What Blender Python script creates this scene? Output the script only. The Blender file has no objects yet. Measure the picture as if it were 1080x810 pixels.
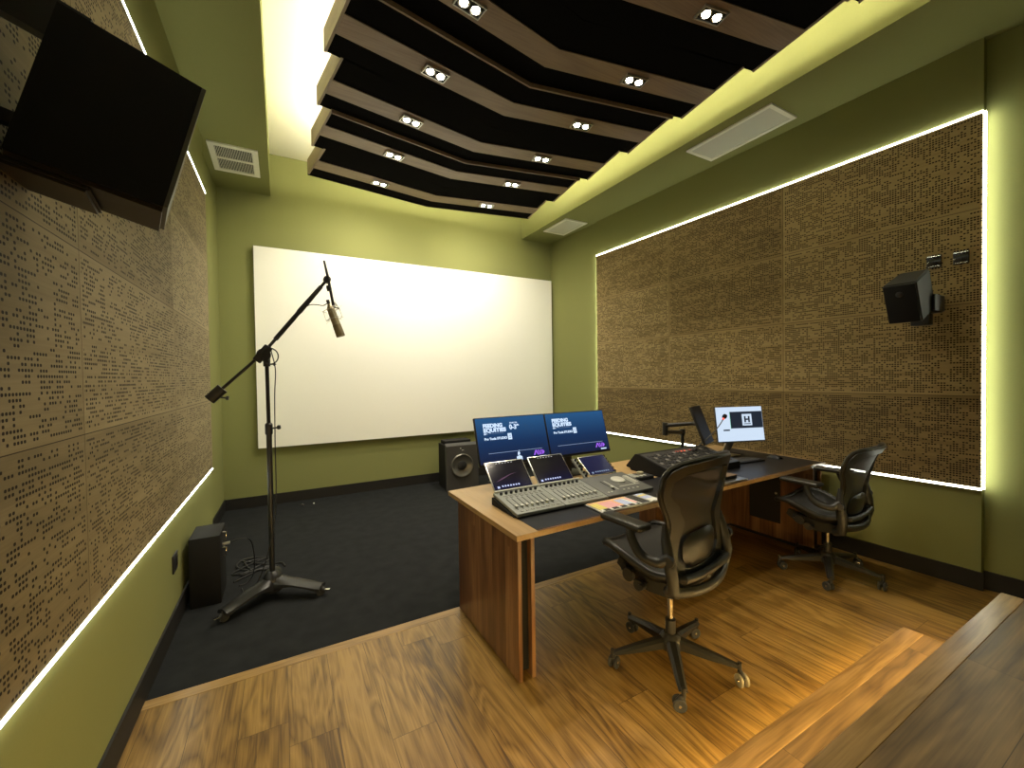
import bpy, bmesh, math, random
from mathutils import Vector, Matrix
random.seed(7)
S = bpy.context.scene
COL = S.collection

# ------------------------------------------------------------------ camera
cam_d = bpy.data.cameras.new('camera')
cam_d.sensor_width = 36.0
cam_d.lens = 438.57 / 1080 * 36.0
cam_d.clip_start = 0.02
cam = bpy.data.objects.new('camera', cam_d)
COL.objects.link(cam)
RX = (0.87359630, -0.48643615, -0.01447005)
DN = (-0.02126950, -0.00845886, -0.99973799)
FW = (0.48618630, 0.87367518, -0.01773588)
cam.matrix_world = Matrix(((RX[0], -DN[0], -FW[0], 0.0), (RX[1], -DN[1], -FW[1], 0.0),
                           (RX[2], -DN[2], -FW[2], 1.52), (0, 0, 0, 1)))
S.camera = cam

# ------------------------------------------------------------------ light levels, world, exposure
E_STRIP = 8.2      # LED strips around the wall panels
E_COVE = 37.0
E_SCREEN_FILL = 10.0  # unseen strip added behind the cloud end to brighten the screen       # LED strips on top of the ceiling cloud
E_STEP = 42.0        # warm LED strips under the step nosings
P_SPOT = 30.0
P_SCREEN = 54.0    # the rows swivelled towards the screen
#       # each twin downlight
C_STRIP = (0.98, 1.0, 0.84)
C_COVE = (1.0, 0.92, 0.70)
C_SPOT = (1.0, 0.88, 0.68)
C_STEP = (1.0, 0.70, 0.27)
w = bpy.data.worlds.new('world')
S.world = w
w.use_nodes = True
w.node_tree.nodes['Background'].inputs[0].default_value = (0.9, 0.85, 0.7, 1)
w.node_tree.nodes['Background'].inputs[1].default_value = 0.02
S.view_settings.view_transform = 'Standard'
S.view_settings.look = 'None'
S.view_settings.gamma = 1.0
S.view_settings.use_curve_mapping = False
S.view_settings.exposure = 0.9
S.cycles.max_bounces = 8
S.cycles.diffuse_bounces = 5

# ------------------------------------------------------------------ mesh helpers
class B:
    def __init__(self):
        self.bm = bmesh.new()
    def _xf(self, vs, M):
        if M is not None:
            bmesh.ops.transform(self.bm, matrix=M, verts=vs)
    def box(self, lo, hi, bev=0.0, M=None, seg=2):
        r = bmesh.ops.create_cube(self.bm, size=1.0)
        vs = r['verts']
        lo = Vector(lo); hi = Vector(hi); c = (lo + hi) / 2; d = hi - lo
        for v in vs:
            v.co = Vector((v.co.x * d.x, v.co.y * d.y, v.co.z * d.z)) + c
        if bev > 0:
            es = list({e for v in vs for e in v.link_edges})
            q = bmesh.ops.bevel(self.bm, geom=es, offset=min(bev, min(abs(d.x), abs(d.y), abs(d.z)) * .45), segments=seg, affect='EDGES', profile=0.5)
            vs = list({v for f in q['faces'] for v in f.verts} | {v for v in vs if v.is_valid})
        self._xf(vs, M)
        return self
    def hexa(self, p):
        # p: 8 points, bottom loop 0-3 then top loop 4-7
        v = [self.bm.verts.new(q) for q in p]
        for f in ((3, 2, 1, 0), (4, 5, 6, 7), (0, 1, 5, 4), (1, 2, 6, 5), (2, 3, 7, 6), (3, 0, 4, 7)):
            self.bm.faces.new([v[i] for i in f])
        return self
    def prism(self, poly, a, b, axis='z', bev=0.0):
        def P(p, t):
            if axis == 'z': return (p[0], p[1], t)
            if axis == 'x': return (t, p[0], p[1])
            return (p[0], t, p[1])
        A = [self.bm.verts.new(P(p, a)) for p in poly]
        Bv = [self.bm.verts.new(P(p, b)) for p in poly]
        n = len(poly)
        fs = [self.bm.faces.new(A[::-1]), self.bm.faces.new(Bv)]
        for i in range(n):
            fs.append(self.bm.faces.new((A[i], A[(i + 1) % n], Bv[(i + 1) % n], Bv[i])))
        if bev > 0:
            es = list({e for f in fs for e in f.edges})
            bmesh.ops.bevel(self.bm, geom=es, offset=bev, segments=2, affect='EDGES', profile=.5)
        return self
    def tube(self, pts, rad, n=10, cap=True, closed=False, flat=1.0):
        pts = [Vector(p) for p in pts]
        m = len(pts)
        rads = rad if isinstance(rad, (list, tuple)) else [rad] * m
        rings = []
        up = None
        for i, p in enumerate(pts):
            if closed:
                t = (pts[(i + 1) % m] - pts[i - 1])
            else:
                t = pts[min(i + 1, m - 1)] - pts[max(i - 1, 0)]
            t.normalize()
            if up is None:
                up = Vector((0, 0, 1)) if abs(t.z) < .9 else Vector((0, 1, 0))
            x = t.cross(up)
            if x.length < 1e-6: x = t.orthogonal()
            x.normalize()
            y = x.cross(t).normalized()
            up = y
            rings.append([self.bm.verts.new(p + (x * math.cos(2 * math.pi * k / n) + y * flat * math.sin(2 * math.pi * k / n)) * rads[i]) for k in range(n)])
        R = range(m) if closed else range(m - 1)
        for i in R:
            a = rings[i]; b = rings[(i + 1) % m]
            for k in range(n):
                self.bm.faces.new((a[k], a[(k + 1) % n], b[(k + 1) % n], b[k]))
        if cap and not closed:
            self.bm.faces.new(rings[0][::-1]); self.bm.faces.new(rings[-1])
        return self
    def cyl(self, p0, p1, r0, r1=None, n=20):
        return self.tube([p0, p1], [r0, r0 if r1 is None else r1], n)
    def lathe(self, prof, c=(0, 0, 0), d=(0, 0, 1), n=28):
        # prof: (radius, distance along d)
        d = Vector(d).normalized(); x = d.orthogonal().normalized(); y = d.cross(x); c = Vector(c)
        rings = []
        for r, h in prof:
            if r < 1e-6:
                rings.append([self.bm.verts.new(c + d * h)])
            else:
                rings.append([self.bm.verts.new(c + d * h + (x * math.cos(2 * math.pi * k / n) + y * math.sin(2 * math.pi * k / n)) * r) for k in range(n)])
        for a, b in zip(rings, rings[1:]):
            for k in range(n):
                k2 = (k + 1) % n
                if len(a) == 1 and len(b) == 1: continue
                if len(a) == 1: self.bm.faces.new((a[0], b[k2], b[k]))
                elif len(b) == 1: self.bm.faces.new((a[k], a[k2], b[0]))
                else: self.bm.faces.new((a[k], a[k2], b[k2], b[k]))
        if len(rings[0]) > 1: self.bm.faces.new(rings[0][::-1])
        if len(rings[-1]) > 1: self.bm.faces.new(rings[-1])
        return self
    def grid(self, fn, nu, nv, thick=0.0):
        g = [[self.bm.verts.new(fn(i / nu, j / nv)) for j in range(nv + 1)] for i in range(nu + 1)]
        fs = []
        for i in range(nu):
            for j in range(nv):
                fs.append(self.bm.faces.new((g[i][j], g[i + 1][j], g[i + 1][j + 1], g[i][j + 1])))
        if thick:
            bmesh.ops.recalc_face_normals(self.bm, faces=fs)
            bmesh.ops.solidify(self.bm, geom=fs, thickness=thick)
        return self
    def paint(self, i):
        lay = self.bm.faces.layers.int.get('painted') or self.bm.faces.layers.int.new('painted')
        for f in self.bm.faces:
            if not f[lay]: f.material_index = i; f[lay] = 1
        return self
    def build(self, name, mat, parent=None, smooth=True, loc=None, normals=True):
        if normals:
            bmesh.ops.recalc_face_normals(self.bm, faces=self.bm.faces[:])
        me = bpy.data.meshes.new(name)
        self.bm.to_mesh(me); self.bm.free()
        for p in me.polygons: p.use_smooth = smooth
        if smooth:
            try: me.set_sharp_from_angle(angle=math.radians(38))
            except Exception: pass
        for m_ in (mat if isinstance(mat, list) else [mat]): me.materials.append(m_)
        o = bpy.data.objects.new(name, me)
        COL.objects.link(o)
        if parent is not None: o.parent = parent
        if loc is not None: o.location = loc
        return o

def tag(o, label, cat, group=None, kind=None):
    o['label'] = label; o['category'] = cat
    if group: o['group'] = group
    if kind: o['kind'] = kind
    return o
def thing(name, label, cat, loc=(0, 0, 0), rz=0.0, group=None):
    o = bpy.data.objects.new(name, None)
    o.empty_display_size = 0.05
    COL.objects.link(o)
    o.location = loc; o.rotation_euler = (0, 0, rz)
    return tag(o, label, cat, group)
def struct(name, b, mat, smooth=False):
    o = b.build(name, mat, smooth=smooth); o['kind'] = 'structure'
    return o
def dup(o, label=None, loc=None, rz=None):
    def cp(a, par):
        c = a.copy(); COL.objects.link(c)
        if par is not None: c.parent = par
        for ch in a.children: cp(ch, c)
        return c
    r = cp(o, None)
    if label: r['label'] = label
    if loc is not None: r.location = loc
    if rz is not None: r.rotation_euler = (0, 0, rz)
    return r
def bez(p0, p1, p2, p3, n=16):
    p0, p1, p2, p3 = map(Vector, (p0, p1, p2, p3))
    return [p0 * (1 - t) ** 3 + p1 * 3 * t * (1 - t) ** 2 + p2 * 3 * t * t * (1 - t) + p3 * t ** 3 for t in [i / n for i in range(n + 1)]]
def spline(pts, k=6):
    pts = [Vector(p) for p in pts]; out = []
    for i in range(len(pts) - 1):
        a = pts[max(i - 1, 0)]; b = pts[i]; c = pts[i + 1]; d = pts[min(i + 2, len(pts) - 1)]
        for j in range(k):
            t = j / k
            out.append(0.5 * ((2 * b) + (c - a) * t + (2 * a - 5 * b + 4 * c - d) * t * t + (3 * b - a - 3 * c + d) * t ** 3))
    out.append(pts[-1])
    return out

# ------------------------------------------------------------------ materials
class N:
    def __init__(self, name):
        self.m = bpy.data.materials.new(name); self.m.use_nodes = True
        self.t = self.m.node_tree; self.p = self.t.nodes['Principled BSDF']
    def n(self, typ, **kw):
        o = self.t.nodes.new(typ)
        for k, v in kw.items(): setattr(o, k, v)
        return o
    def l(self, a, b): self.t.links.new(a, b)
    def val(self, s, v):
        if isinstance(v, (int, float)): s.default_value = v
        elif isinstance(v, tuple): s.default_value = v
        else: self.l(v, s)
    def math(self, op, a, b=0.0, c=0.0):
        o = self.n('ShaderNodeMath', operation=op)
        self.val(o.inputs[0], a); self.val(o.inputs[1], b); self.val(o.inputs[2], c)
        return o.outputs[0]
    def xyz(self, kind='Object'):
        tc = self.n('ShaderNodeTexCoord'); s = self.n('ShaderNodeSeparateXYZ')
        self.l(tc.outputs[kind], s.inputs[0])
        return {'x': s.outputs[0], 'y': s.outputs[1], 'z': s.outputs[2]}
    def comb(self, x, y, z=0.0):
        o = self.n('ShaderNodeCombineXYZ')
        self.val(o.inputs[0], x); self.val(o.inputs[1], y); self.val(o.inputs[2], z)
        return o.outputs[0]
    def noise(self, vec, scale, detail=3.0, rough=.5, dist=0.0):
        o = self.n('ShaderNodeTexNoise'); self.l(vec, o.inputs['Vector'])
        o.inputs['Scale'].default_value = scale; o.inputs['Detail'].default_value = detail
        o.inputs['Roughness'].default_value = rough; o.inputs['Distortion'].default_value = dist
        return o.outputs['Fac']
    def white(self, vec):
        o = self.n('ShaderNodeTexWhiteNoise', noise_dimensions='3D'); self.l(vec, o.inputs['Vector'])
        return o.outputs['Value']
    def ramp(self, f, stops):
        o = self.n('ShaderNodeValToRGB'); self.val(o.inputs[0], f)
        e = o.color_ramp.elements
        while len(e) < len(stops): e.new(0.5)
        for a, (p, c) in zip(e, stops):
            a.position = p; a.color = (*c, 1)
        return o.outputs[0]
    def mix(self, f, a, b, blend='MIX'):
        o = self.n('ShaderNodeMix', data_type='RGBA', blend_type=blend)
        self.val(o.inputs[0], f)
        self.val(o.inputs[6], (*a, 1) if isinstance(a, tuple) and len(a) == 3 else a)
        self.val(o.inputs[7], (*b, 1) if isinstance(b, tuple) and len(b) == 3 else b)
        return o.outputs[2]
    def bump(self, h, strength=.2, dist=.002):
        o = self.n('ShaderNodeBump'); self.l(h, o.inputs['Height'])
        o.inputs['Strength'].default_value = strength; o.inputs['Distance'].default_value = dist
        self.l(o.outputs[0], self.p.inputs['Normal'])

def plain(name, col, rough=.5, metal=0.0, vary=.06, scale=40.0, spec=.5, bump=0.0, coat=0.0):
    k = N(name); tc = k.n('ShaderNodeTexCoord')
    f = k.noise(tc.outputs['Object'], scale, 3)
    c = k.mix(f, tuple(x * (1 - vary) for x in col), tuple(min(1, x * (1 + vary)) for x in col))
    k.l(c, k.p.inputs['Base Color'])
    k.p.inputs['Roughness'].default_value = rough; k.p.inputs['Metallic'].default_value = metal
    k.p.inputs['Specular IOR Level'].default_value = spec
    k.p.inputs['Coat Weight'].default_value = coat
    if bump: k.bump(f, bump, .001)
    return k.m
def glow(name, col, strength):
    k = N(name)
    k.p.inputs['Base Color'].default_value = (0.02, 0.02, 0.02, 1); k.p.inputs['Specular IOR Level'].default_value = .1; k.p.inputs['Roughness'].default_value = .6
    k.p.inputs['Emission Color'].default_value = (*col, 1); k.p.inputs['Emission Strength'].default_value = strength
    return k.m

def wood(name, dark, mid, light, along='y', across='x', third='z', plank=None, rough=.35, freq=1.0, stretch=7.0, rings=5.0, tint=.35, coat=0.0, gap=True):
    """figured wood: rings from stretched noise; optional staggered planks (length, width)"""
    k = N(name); c = k.xyz()
    a, b, t = c[along], c[across], c[third]
    seed = 0.0
    if plank:
        L, W = plank
        row = k.math('FLOOR', k.math('DIVIDE', b, W))
        off = k.math('MULTIPLY', k.white(k.comb(row, 3.3, 1.7)), L)
        idx = k.math('FLOOR', k.math('DIVIDE', k.math('ADD', a, off), L))
        seed = k.white(k.comb(row, idx, 5.1))
        fb = k.math('FRACT', k.math('DIVIDE', b, W)); fa = k.math('FRACT', k.math('DIVIDE', k.math('ADD', a, off), L))
        eb = k.math('MULTIPLY', k.math('MINIMUM', fb, k.math('SUBTRACT', 1.0, fb)), W)
        ea = k.math('MULTIPLY', k.math('MINIMUM', fa, k.math('SUBTRACT', 1.0, fa)), L)
        edge = k.math('LESS_THAN', k.math('MINIMUM', eb, ea), 0.0011)
    so = k.math('MULTIPLY', seed, 37.0) if plank else 0.0
    vec = k.comb(k.math('ADD', a, so), k.math('MULTIPLY', k.math('ADD', b, so), stretch), k.math('MULTIPLY', t, stretch))
    big = k.noise(vec, 0.9 * freq, 3, .55, .6)
    ring = k.math('FRACT', k.math('MULTIPLY', big, rings))
    ring = k.math('ABSOLUTE', k.math('SUBTRACT', k.math('MULTIPLY', ring, 2.0), 1.0))
    vec2 = k.comb(k.math('MULTIPLY', k.math('ADD', a, so), 3.0), k.math('MULTIPLY', b, 120.0), k.math('MULTIPLY', t, 120.0))
    fine = k.noise(vec2, 1.0 * freq, 3, .6)
    f = k.math('ADD', k.math('MULTIPLY', ring, .55), k.math('MULTIPLY', k.math('SUBTRACT', fine, .5), 1.15))
    f = k.math('ADD', f, k.math('MULTIPLY', k.math('SUBTRACT', k.noise(vec, .5 * freq, 2), .5), .9))
    f = k.math('ADD', f, .25)
    if plank: f = k.math('ADD', f, k.math('MULTIPLY', k.math('SUBTRACT', seed, .5), tint * 2))
    col = k.ramp(f, [(0.05, dark), (.5, mid), (.95, light)])
    if plank and gap: col = k.mix(edge, col, tuple(x * .7 for x in dark))
    k.l(col, k.p.inputs['Base Color'])
    k.l(k.math('ADD', rough - .06, k.math('MULTIPLY', fine, .14)), k.p.inputs['Roughness'])
    k.p.inputs['Coat Weight'].default_value = coat; k.p.inputs['Coat Roughness'].default_value = .25
    k.bump(fine, .06, .001)
    return k.m

def perforated(name, off=0.0, tile=(1.28, .64), y0=4.76, z0=.70, cols=None, thr=.52):
    """veneered acoustic tiles drilled with runs of small square holes on a 16 mm grid"""
    k = N(name); c = k.xyz()
    y, z = c['y'], c['z']
    G = .016
    ty = k.math('DIVIDE', k.math('SUBTRACT', y0, y), tile[0]); tz = k.math('DIVIDE', k.math('SUBTRACT', z, z0), tile[1])
    iy = k.math('FLOOR', ty); iz = k.math('FLOOR', tz)
    seed = k.white(k.comb(iy, iz, 2.2 + off))
    fy = k.math('MULTIPLY', k.math('FRACT', ty), tile[0]); fz = k.math('MULTIPLY', k.math('FRACT', tz), tile[1])
    u = k.math('DIVIDE', fy, G); v = k.math('DIVIDE', fz, G)
    cu = k.math('FLOOR', u); cv = k.math('FLOOR', v)
    w1 = k.white(k.comb(cu, cv, k.math('ADD', k.math('MULTIPLY', seed, 91.0), 1.0)))
    w2 = k.white(k.comb(k.math('FLOOR', k.math('DIVIDE', cu, 3.0)), cv, k.math('ADD', k.math('MULTIPLY', seed, 53.0), 7.0)))
    low = k.noise(k.comb(k.math('MULTIPLY', cu, .09), k.math('MULTIPLY', cv, .13), k.math('MULTIPLY', seed, 20.0)), 1.0, 2)
    sc = k.math('ADD', k.math('ADD', k.math('MULTIPLY', w1, .5), k.math('MULTIPLY', w2, .5)), k.math('MULTIPLY', k.math('SUBTRACT', low, .5), .5))
    on = k.math('GREATER_THAN', sc, thr)
    du = k.math('ABSOLUTE', k.math('SUBTRACT', k.math('FRACT', u), .5)); dv = k.math('ABSOLUTE', k.math('SUBTRACT', k.math('FRACT', v), .5))
    d = k.math('ADD', k.math('POWER', k.math('DIVIDE', du, .36), 3.0), k.math('POWER', k.math('DIVIDE', dv, .28), 3.0))
    hole = k.math('MULTIPLY', on, k.math('LESS_THAN', d, 1.0))
    m = k.math('MINIMUM', k.math('MINIMUM', fy, k.math('SUBTRACT', tile[0], fy)), k.math('MINIMUM', fz, k.math('SUBTRACT', tile[1], fz)))
    hole = k.math('MULTIPLY', hole, k.math('GREATER_THAN', m, .014))
    groove = k.math('LESS_THAN', m, .0016)
    vec = k.comb(k.math('ADD', y, k.math('MULTIPLY', seed, 30.0)), k.math('MULTIPLY', z, 9.0), seed)
    g = k.noise(vec, 1.3, 4, .6, .5)
    fine = k.noise(k.comb(k.math('MULTIPLY', y, 4.0), k.math('MULTIPLY', z, 160.0), seed), 1.0, 2)
    f = k.math('ADD', k.math('ADD', k.math('SUBTRACT', k.math('MULTIPLY', g, 1.1), .18), k.math('MULTIPLY', fine, .3)), k.math('MULTIPLY', k.math('SUBTRACT', seed, .5), .5))
    col = k.ramp(f, [(.2, cols[0]), (.55, cols[1]), (.85, cols[2])])
    col = k.mix(groove, col, (.05, .035, .02))
    col = k.mix(hole, col, (.018, .012, .006))
    k.l(col, k.p.inputs['Base Color'])
    k.p.inputs['Roughness'].default_value = .6; k.p.inputs['Specular IOR Level'].default_value = .12
    return k.m

M_WALL = plain('olive_wall_fabric', (.236, .242, .090), .9, vary=.05, scale=160, spec=.1, bump=.15)
M_CEIL = plain('cream_ceiling_paint', (.80, .78, .60), .9, vary=.02, spec=.1)
M_BASE = plain('black_baseboard', (.008, .007, .006), .6)
M_CARPET = plain('charcoal_carpet', (.019, .020, .0205), .98, vary=.35, scale=9, spec=.05, bump=.4)
M_FLOOR = wood('acacia_floor_boards', (.080, .038, .008), (.220, .124, .027), (.33, .198, .052), 'y', 'x', 'z', (1.25, .19), .33, 1.0, 6.5, 7.0, .15, coat=.15)
M_FLOORX = wood('acacia_border_boards', (.14, .075, .021), (.26, .155, .048), (.36, .22, .078), 'x', 'y', 'z', (6.0, 1.0), .33, 1.0, 6.5, 5.0, .12, coat=.15)
M_STEP = wood('step_boards', (.075, .045, .015), (.155, .094, .032), (.235, .148, .054), 'x', 'y', 'z', (1.1, .36), .42, .8, 5.0, 6.0, .22)
M_DESKSIDE = wood('walnut_veneer_upright', (.070, .030, .011), (.165, .078, .030), (.27, .145, .062), 'z', 'y', 'x', (3.0, .075), .35, .8, 9.0, 3.0, .22, gap=False)
M_DESKX = wood('walnut_veneer_front', (.060, .026, .010), (.135, .064, .026), (.21, .11, .048), 'z', 'x', 'y', (3.0, .09), .35, .8, 9.0, 3.0, .22, gap=False)
M_DESKTOP = wood('oak_desk_border', (.27, .165, .066), (.39, .255, .112), (.47, .315, .15), 'y', 'x', 'z', None, .32, 1.0, 6.0, 2.0)
M_CLOUD = plain('black_cloud_fabric', (.0055, .005, .0045), .95, vary=.3, scale=60, spec=.03)
M_BAND = wood('cloud_wood_band', (.15, .095, .055), (.22, .145, .088), (.29, .20, .125), 'x', 'y', 'z', None, .4, 1.0, 6.0, 2.0)
M_FASCIA = wood('cloud_wood_fascia', (.17, .115, .07), (.24, .172, .112), (.30, .225, .15), 'y', 'z', 'x', None, .45, 1.0, 6.0, 2.0)
M_PERF = perforated('perforated_wood_tiles', 0.0, (1.28, .64), 4.74 - 2.82, 0.0, ((.19, .137, .060), (.29, .212, .094), (.365, .275, .13)), .44)
M_PERFL = perforated('perforated_wood_tiles_wide', 3.0, (1.38, .64), 4.75 - 1.985, 0.0, ((.21, .168, .092), (.295, .238, .134), (.36, .295, .172)))
M_LED = glow('led_strip_white', C_STRIP, E_STRIP)
M_LEDV = glow('led_strip_upright', C_STRIP, E_STRIP * 2.0)
M_COVE = glow('led_cove_warm', C_COVE, E_COVE)
M_STEPLED = glow('led_step_amber', C_STEP, E_STEP)
M_BULB = glow('lamp_lens', (1.0, .93, .78), 30)
M_SCREENWHITE = plain('projection_cloth', (.90, .885, .79), .85, vary=.01, spec=.1)
M_BLACK = plain('black_plastic', (.014, .014, .014), .45)
M_BLACKM = plain('black_painted_metal', (.012, .012, .012), .35, spec=.5)
M_MATTE = plain('matte_black_cabinet', (.008, .0075, .007), .7, spec=.25)
M_DARK = plain('charcoal_plastic', (.045, .044, .042), .45)
M_GREY = plain('grey_console_panel', (.25, .265, .235), .5)
M_GREYL = plain('light_grey_plastic', (.55, .55, .48), .4)
M_CHROME = plain('chrome', (.75, .74, .70), .12, 1.0, vary=.02)
M_ALU = plain('brushed_aluminium', (.62, .61, .57), .3, 1.0, vary=.04)
M_CHAIRP = plain('graphite_chair_plastic', (.022, .021, .017), .42, vary=.1)
M_CHAIRA = plain('graphite_chair_aluminium', (.045, .043, .036), .35, .5)
M_RUBBER = plain('caster_tyre', (.03, .03, .028), .6)
M_TYREL = plain('pale_caster_tyre', (.30, .27, .19), .5)
M_INSET = plain('black_linoleum', (.016, .016, .018), .38)
M_CONE = plain('woofer_cone', (.16, .155, .13), .3, .6)
M_GLASS = plain('dark_glass', (.006, .006, .007), .08, coat=.5)
M_VENT = plain('cream_vent_metal', (.80, .79, .66), .5)
M_VENTF = plain('grey_vent_mesh', (.56, .56, .46), .6, vary=.12, scale=260)
M_VENTD = plain('vent_cavity', (.004, .004, .003), .9)
M_MIC = plain('champagne_metal', (.42, .36, .24), .35, .8)
M_CABLE = plain('black_cable', (.012, .012, .012), .55)
M_PAPER = plain('brown_cover', (.20, .13, .07), .6)

# pellicle of the chairs: fine weave that lets some light through
def pellicle():
    k = N('chair_pellicle')
    c = k.n('ShaderNodeTexCoord')
    f = k.noise(c.outputs['Object'], 300, 2)
    k.l(k.mix(f, (.012, .011, .008), (.026, .024, .018)), k.p.inputs['Base Color'])
    k.p.inputs['Roughness'].default_value = .6
    tr = k.n('ShaderNodeBsdfTransparent'); mx = k.n('ShaderNodeMixShader')
    mx.inputs[0].default_value = .88
    out = k.t.nodes['Material Output']
    k.l(tr.outputs[0], mx.inputs[1]); k.l(k.p.outputs[0], mx.inputs[2]); k.l(mx.outputs[0], out.inputs[0])
    return k.m
M_MESH = pellicle()

def screen_mat(name, stops, axis='z', lo=0.0, hi=1.0, strength=1.0, vec=None):
    k = N(name); c = k.xyz('Generated')
    col = k.ramp(c[axis], stops)
    k.p.inputs['Base Color'].default_value = (.005, .005, .006, 1)
    k.p.inputs['Roughness'].default_value = .12; k.p.inputs['Specular IOR Level'].default_value = .22
    k.l(col, k.p.inputs['Emission Color']); k.p.inputs['Emission Strength'].default_value = strength * .5
    return k.m
M_SCRBLUE = screen_mat('screen_navy', [(0, (.010, .016, .048)), (.45, (.010, .035, .11)), (1, (.022, .10, .25))])
M_SCRTAB = screen_mat('screen_tablet', [(0, (.008, .008, .035)), (.4, (.010, .007, .012)), (1, (.008, .007, .008))])
M_SCRTAB3 = screen_mat('screen_tablet_blue', [(0, (.012, .013, .05)), (1, (.016, .017, .06))])
M_TXT = glow('screen_text_white', (.62, .78, 1.0), .60)
M_TXT2 = glow('screen_line_grey', (.12, .16, .24), 1.0)
M_PURPLE = glow('screen_logo_purple', (.30, .10, .75), .60)
M_SCRW = glow('screen_white', (.68, .82, 1.0), .50)
M_SCRD = glow('screen_dark_panel', (.006, .010, .018), 1.0)
M_SCRG = glow('screen_green_line', (.05, .45, .2), .6)
M_KEYLIGHT = {}
def keymat(n, col):
    if n not in M_KEYLIGHT: M_KEYLIGHT[n] = plain(n, col, .45)
    return M_KEYLIGHT[n]

# ------------------------------------------------------------------ room shell
XL = lambda y: -.585 - .010 * (4.74 - y)           # face of the padded block on the left wall
XR = lambda y: 4.19 - (y - .92) * .0304            # face of the padded block on the right wall
YB, ZC, ZS = 5.87, 4.27, 3.76
YN = -1.6                                           # back of the room, behind the photographer

b = B().box((-.75, 2.56, -.06), (4.4, YB + .1, -.004)); struct('floor_carpet', b, M_CARPET)
b = B().box((-.75, YN, -.06), (4.4, 2.495, 0)); struct('floor', b, M_FLOOR)
b = B().box((-.62, 2.495, -.06), (4.2, 2.565, .002), .002); struct('trim_1', b, M_FLOORX)
b = B().box((-.9, YN, ZC), (4.6, YB + .2, ZC + .1)); struct('ceiling', b, M_CEIL)
b = B().box((-.9, YB, -.05), (4.6, YB + .15, ZC)); struct('wall_back', b, M_WALL)
b = B().box((-.9, YN - .15, -.05), (4.6, YN, ZC)); struct('wall_front', b, M_WALL)
b = B().prism([(-.9, YN), (XL(YN), YN), (XL(4.77), 4.77), (XL(4.77) - .05, 4.77), (-.605, YB), (-.9, YB)], -.05, ZC)
struct('wall_left', b, M_WALL)
b = B().prism([(4.6, YN), (4.6, YB), (4.05, YB), (4.10, 4.72), (XR(4.72), 4.72), (XR(.92), .92), (4.25, .92), (4.33, YN)], -.05, ZC)
struct('wall_right', b, M_WALL)
b = B().box((-.9, YN, ZS), (-.06, YB + .02, ZC + .02)); struct('trim_2', b, M_WALL)      # duct box along the left
b = B().box((3.49, YN, ZS), (4.6, YB + .02, ZC + .02)); struct('trim_3', b, M_WALL)      # duct box along the right
# baseboards
def along_poly(pts, th):
    # pts: plan polyline; th: outward offset (signed x)
    return pts + [(p[0] + th, p[1]) for p in reversed(pts)]
b = B().prism(along_poly([(XL(YN), YN), (XL(4.77), 4.77)], .012), 0, .125); b.prism(along_poly([(XL(4.77) - .05, 4.77), (-.605, YB)], .012), -.01, .125)
struct('baseboard_left', b, M_BASE)
b = B().box((-.62, YB - .013, -.01), (4.06, YB + .01, .125)); struct('baseboard_back', b, M_BASE)
b = B().prism(along_poly([(XR(.908), .908), (XR(4.72), 4.72)], -.012), 0, .125); b.prism(along_poly([(4.33, YN), (4.25, .92)], -.012), 0, .125)
b.prism(along_poly([(4.10, 4.72), (4.05, YB)], -.012), -.01, .125)
struct('baseboard_right', b, M_BASE)

# steps of the raised rear platform (photographer stands on it)
b = B().box((-.45, YN, 0), (2.84, .878, .14)); b.box((-.45, .55, .14), (2.84, .90, .17), .003)
o = struct('floor_step', b, M_STEP)
b = B().box((-.45, YN, .17), (3.29, .628, .31)); b.box((-.45, YN, .31), (3.31, .5715, .3405), .001); 
struct('floor_platform', b, M_STEP)
b = B().box((-.45, .572, .305), (3.31, .655, .341), .003); struct('trim_4', b, M_FLOORX)
b = B().box((-.45, .822, .150), (2.84, .902, .1735), .003); struct('trim_5', b, M_FLOORX)
t = thing('step_light', 'amber LED strip hidden under the nosing of the lower wooden step', 'light strip', (1.2, .886, .13), group='step lights')
B().box((-1.6, -.004, -.004), (1.6, .006, .006)).build('led_strip', M_STEPLED, t)
t = thing('step_light', 'amber LED strip hidden under the nosing of the upper wooden step', 'light strip', (1.4, .637, .295), group='step lights')
B().box((-1.8, -.004, -.004), (1.85, .006, .006)).build('led_strip', M_STEPLED, t)

# ------------------------------------------------------------------ perforated wall panels with LED outline
Z0, Z1 = .70, 3.265
def panel(name, label, X, sgn, ya, yb, mat):
    t = thing(name, label, 'acoustic panel', (X((ya + yb) / 2), (ya + yb) / 2, Z0), group='perforated wall panels')
    ox, oy, oz = t.location
    def P(pts, z0, z1, nm, m):
        return B().prism([(p[0] - ox, p[1] - oy) for p in pts], z0 - oz, z1 - oz).build(nm, m, t, smooth=False)
    s = sgn
    body = P([(X(ya) + s * .0005, ya + .002), (X(yb) + s * .0005, yb - .002), (X(yb) + s * .012, yb - .002), (X(ya) + s * .012, ya + .002)], Z0 + .008, Z1 - .008, 'tile_face', mat)
    for z in (Z0 - .0065, Z1 - .0065):
        P([(X(ya) + s * .0005, ya), (X(yb) + s * .0005, yb), (X(yb) + s * .014, yb), (X(ya) + s * .014, ya)], z, z + .013, 'light_strip', M_LED)
    if sgn < 0:      # added ledge that blocks the lower strip's downward light
        P([(X(ya) + s * .0005, ya), (X(yb) + s * .0005, yb), (X(yb) + s * .020, yb), (X(ya) + s * .020, ya)], Z0 - .0105, Z0 - .0066, 'strip_channel', M_ALU)
    for y0, y1, in ((ya - .012, ya - .0005), (yb + .0005, yb + .012)):
        xx = X(y0)
        P([(xx - s * .001, y0), (xx - s * .001, y1), (xx - s * .012, y1), (xx - s * .012, y0)], Z0, Z1, 'light_strip', M_LEDV)
    return t
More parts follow.
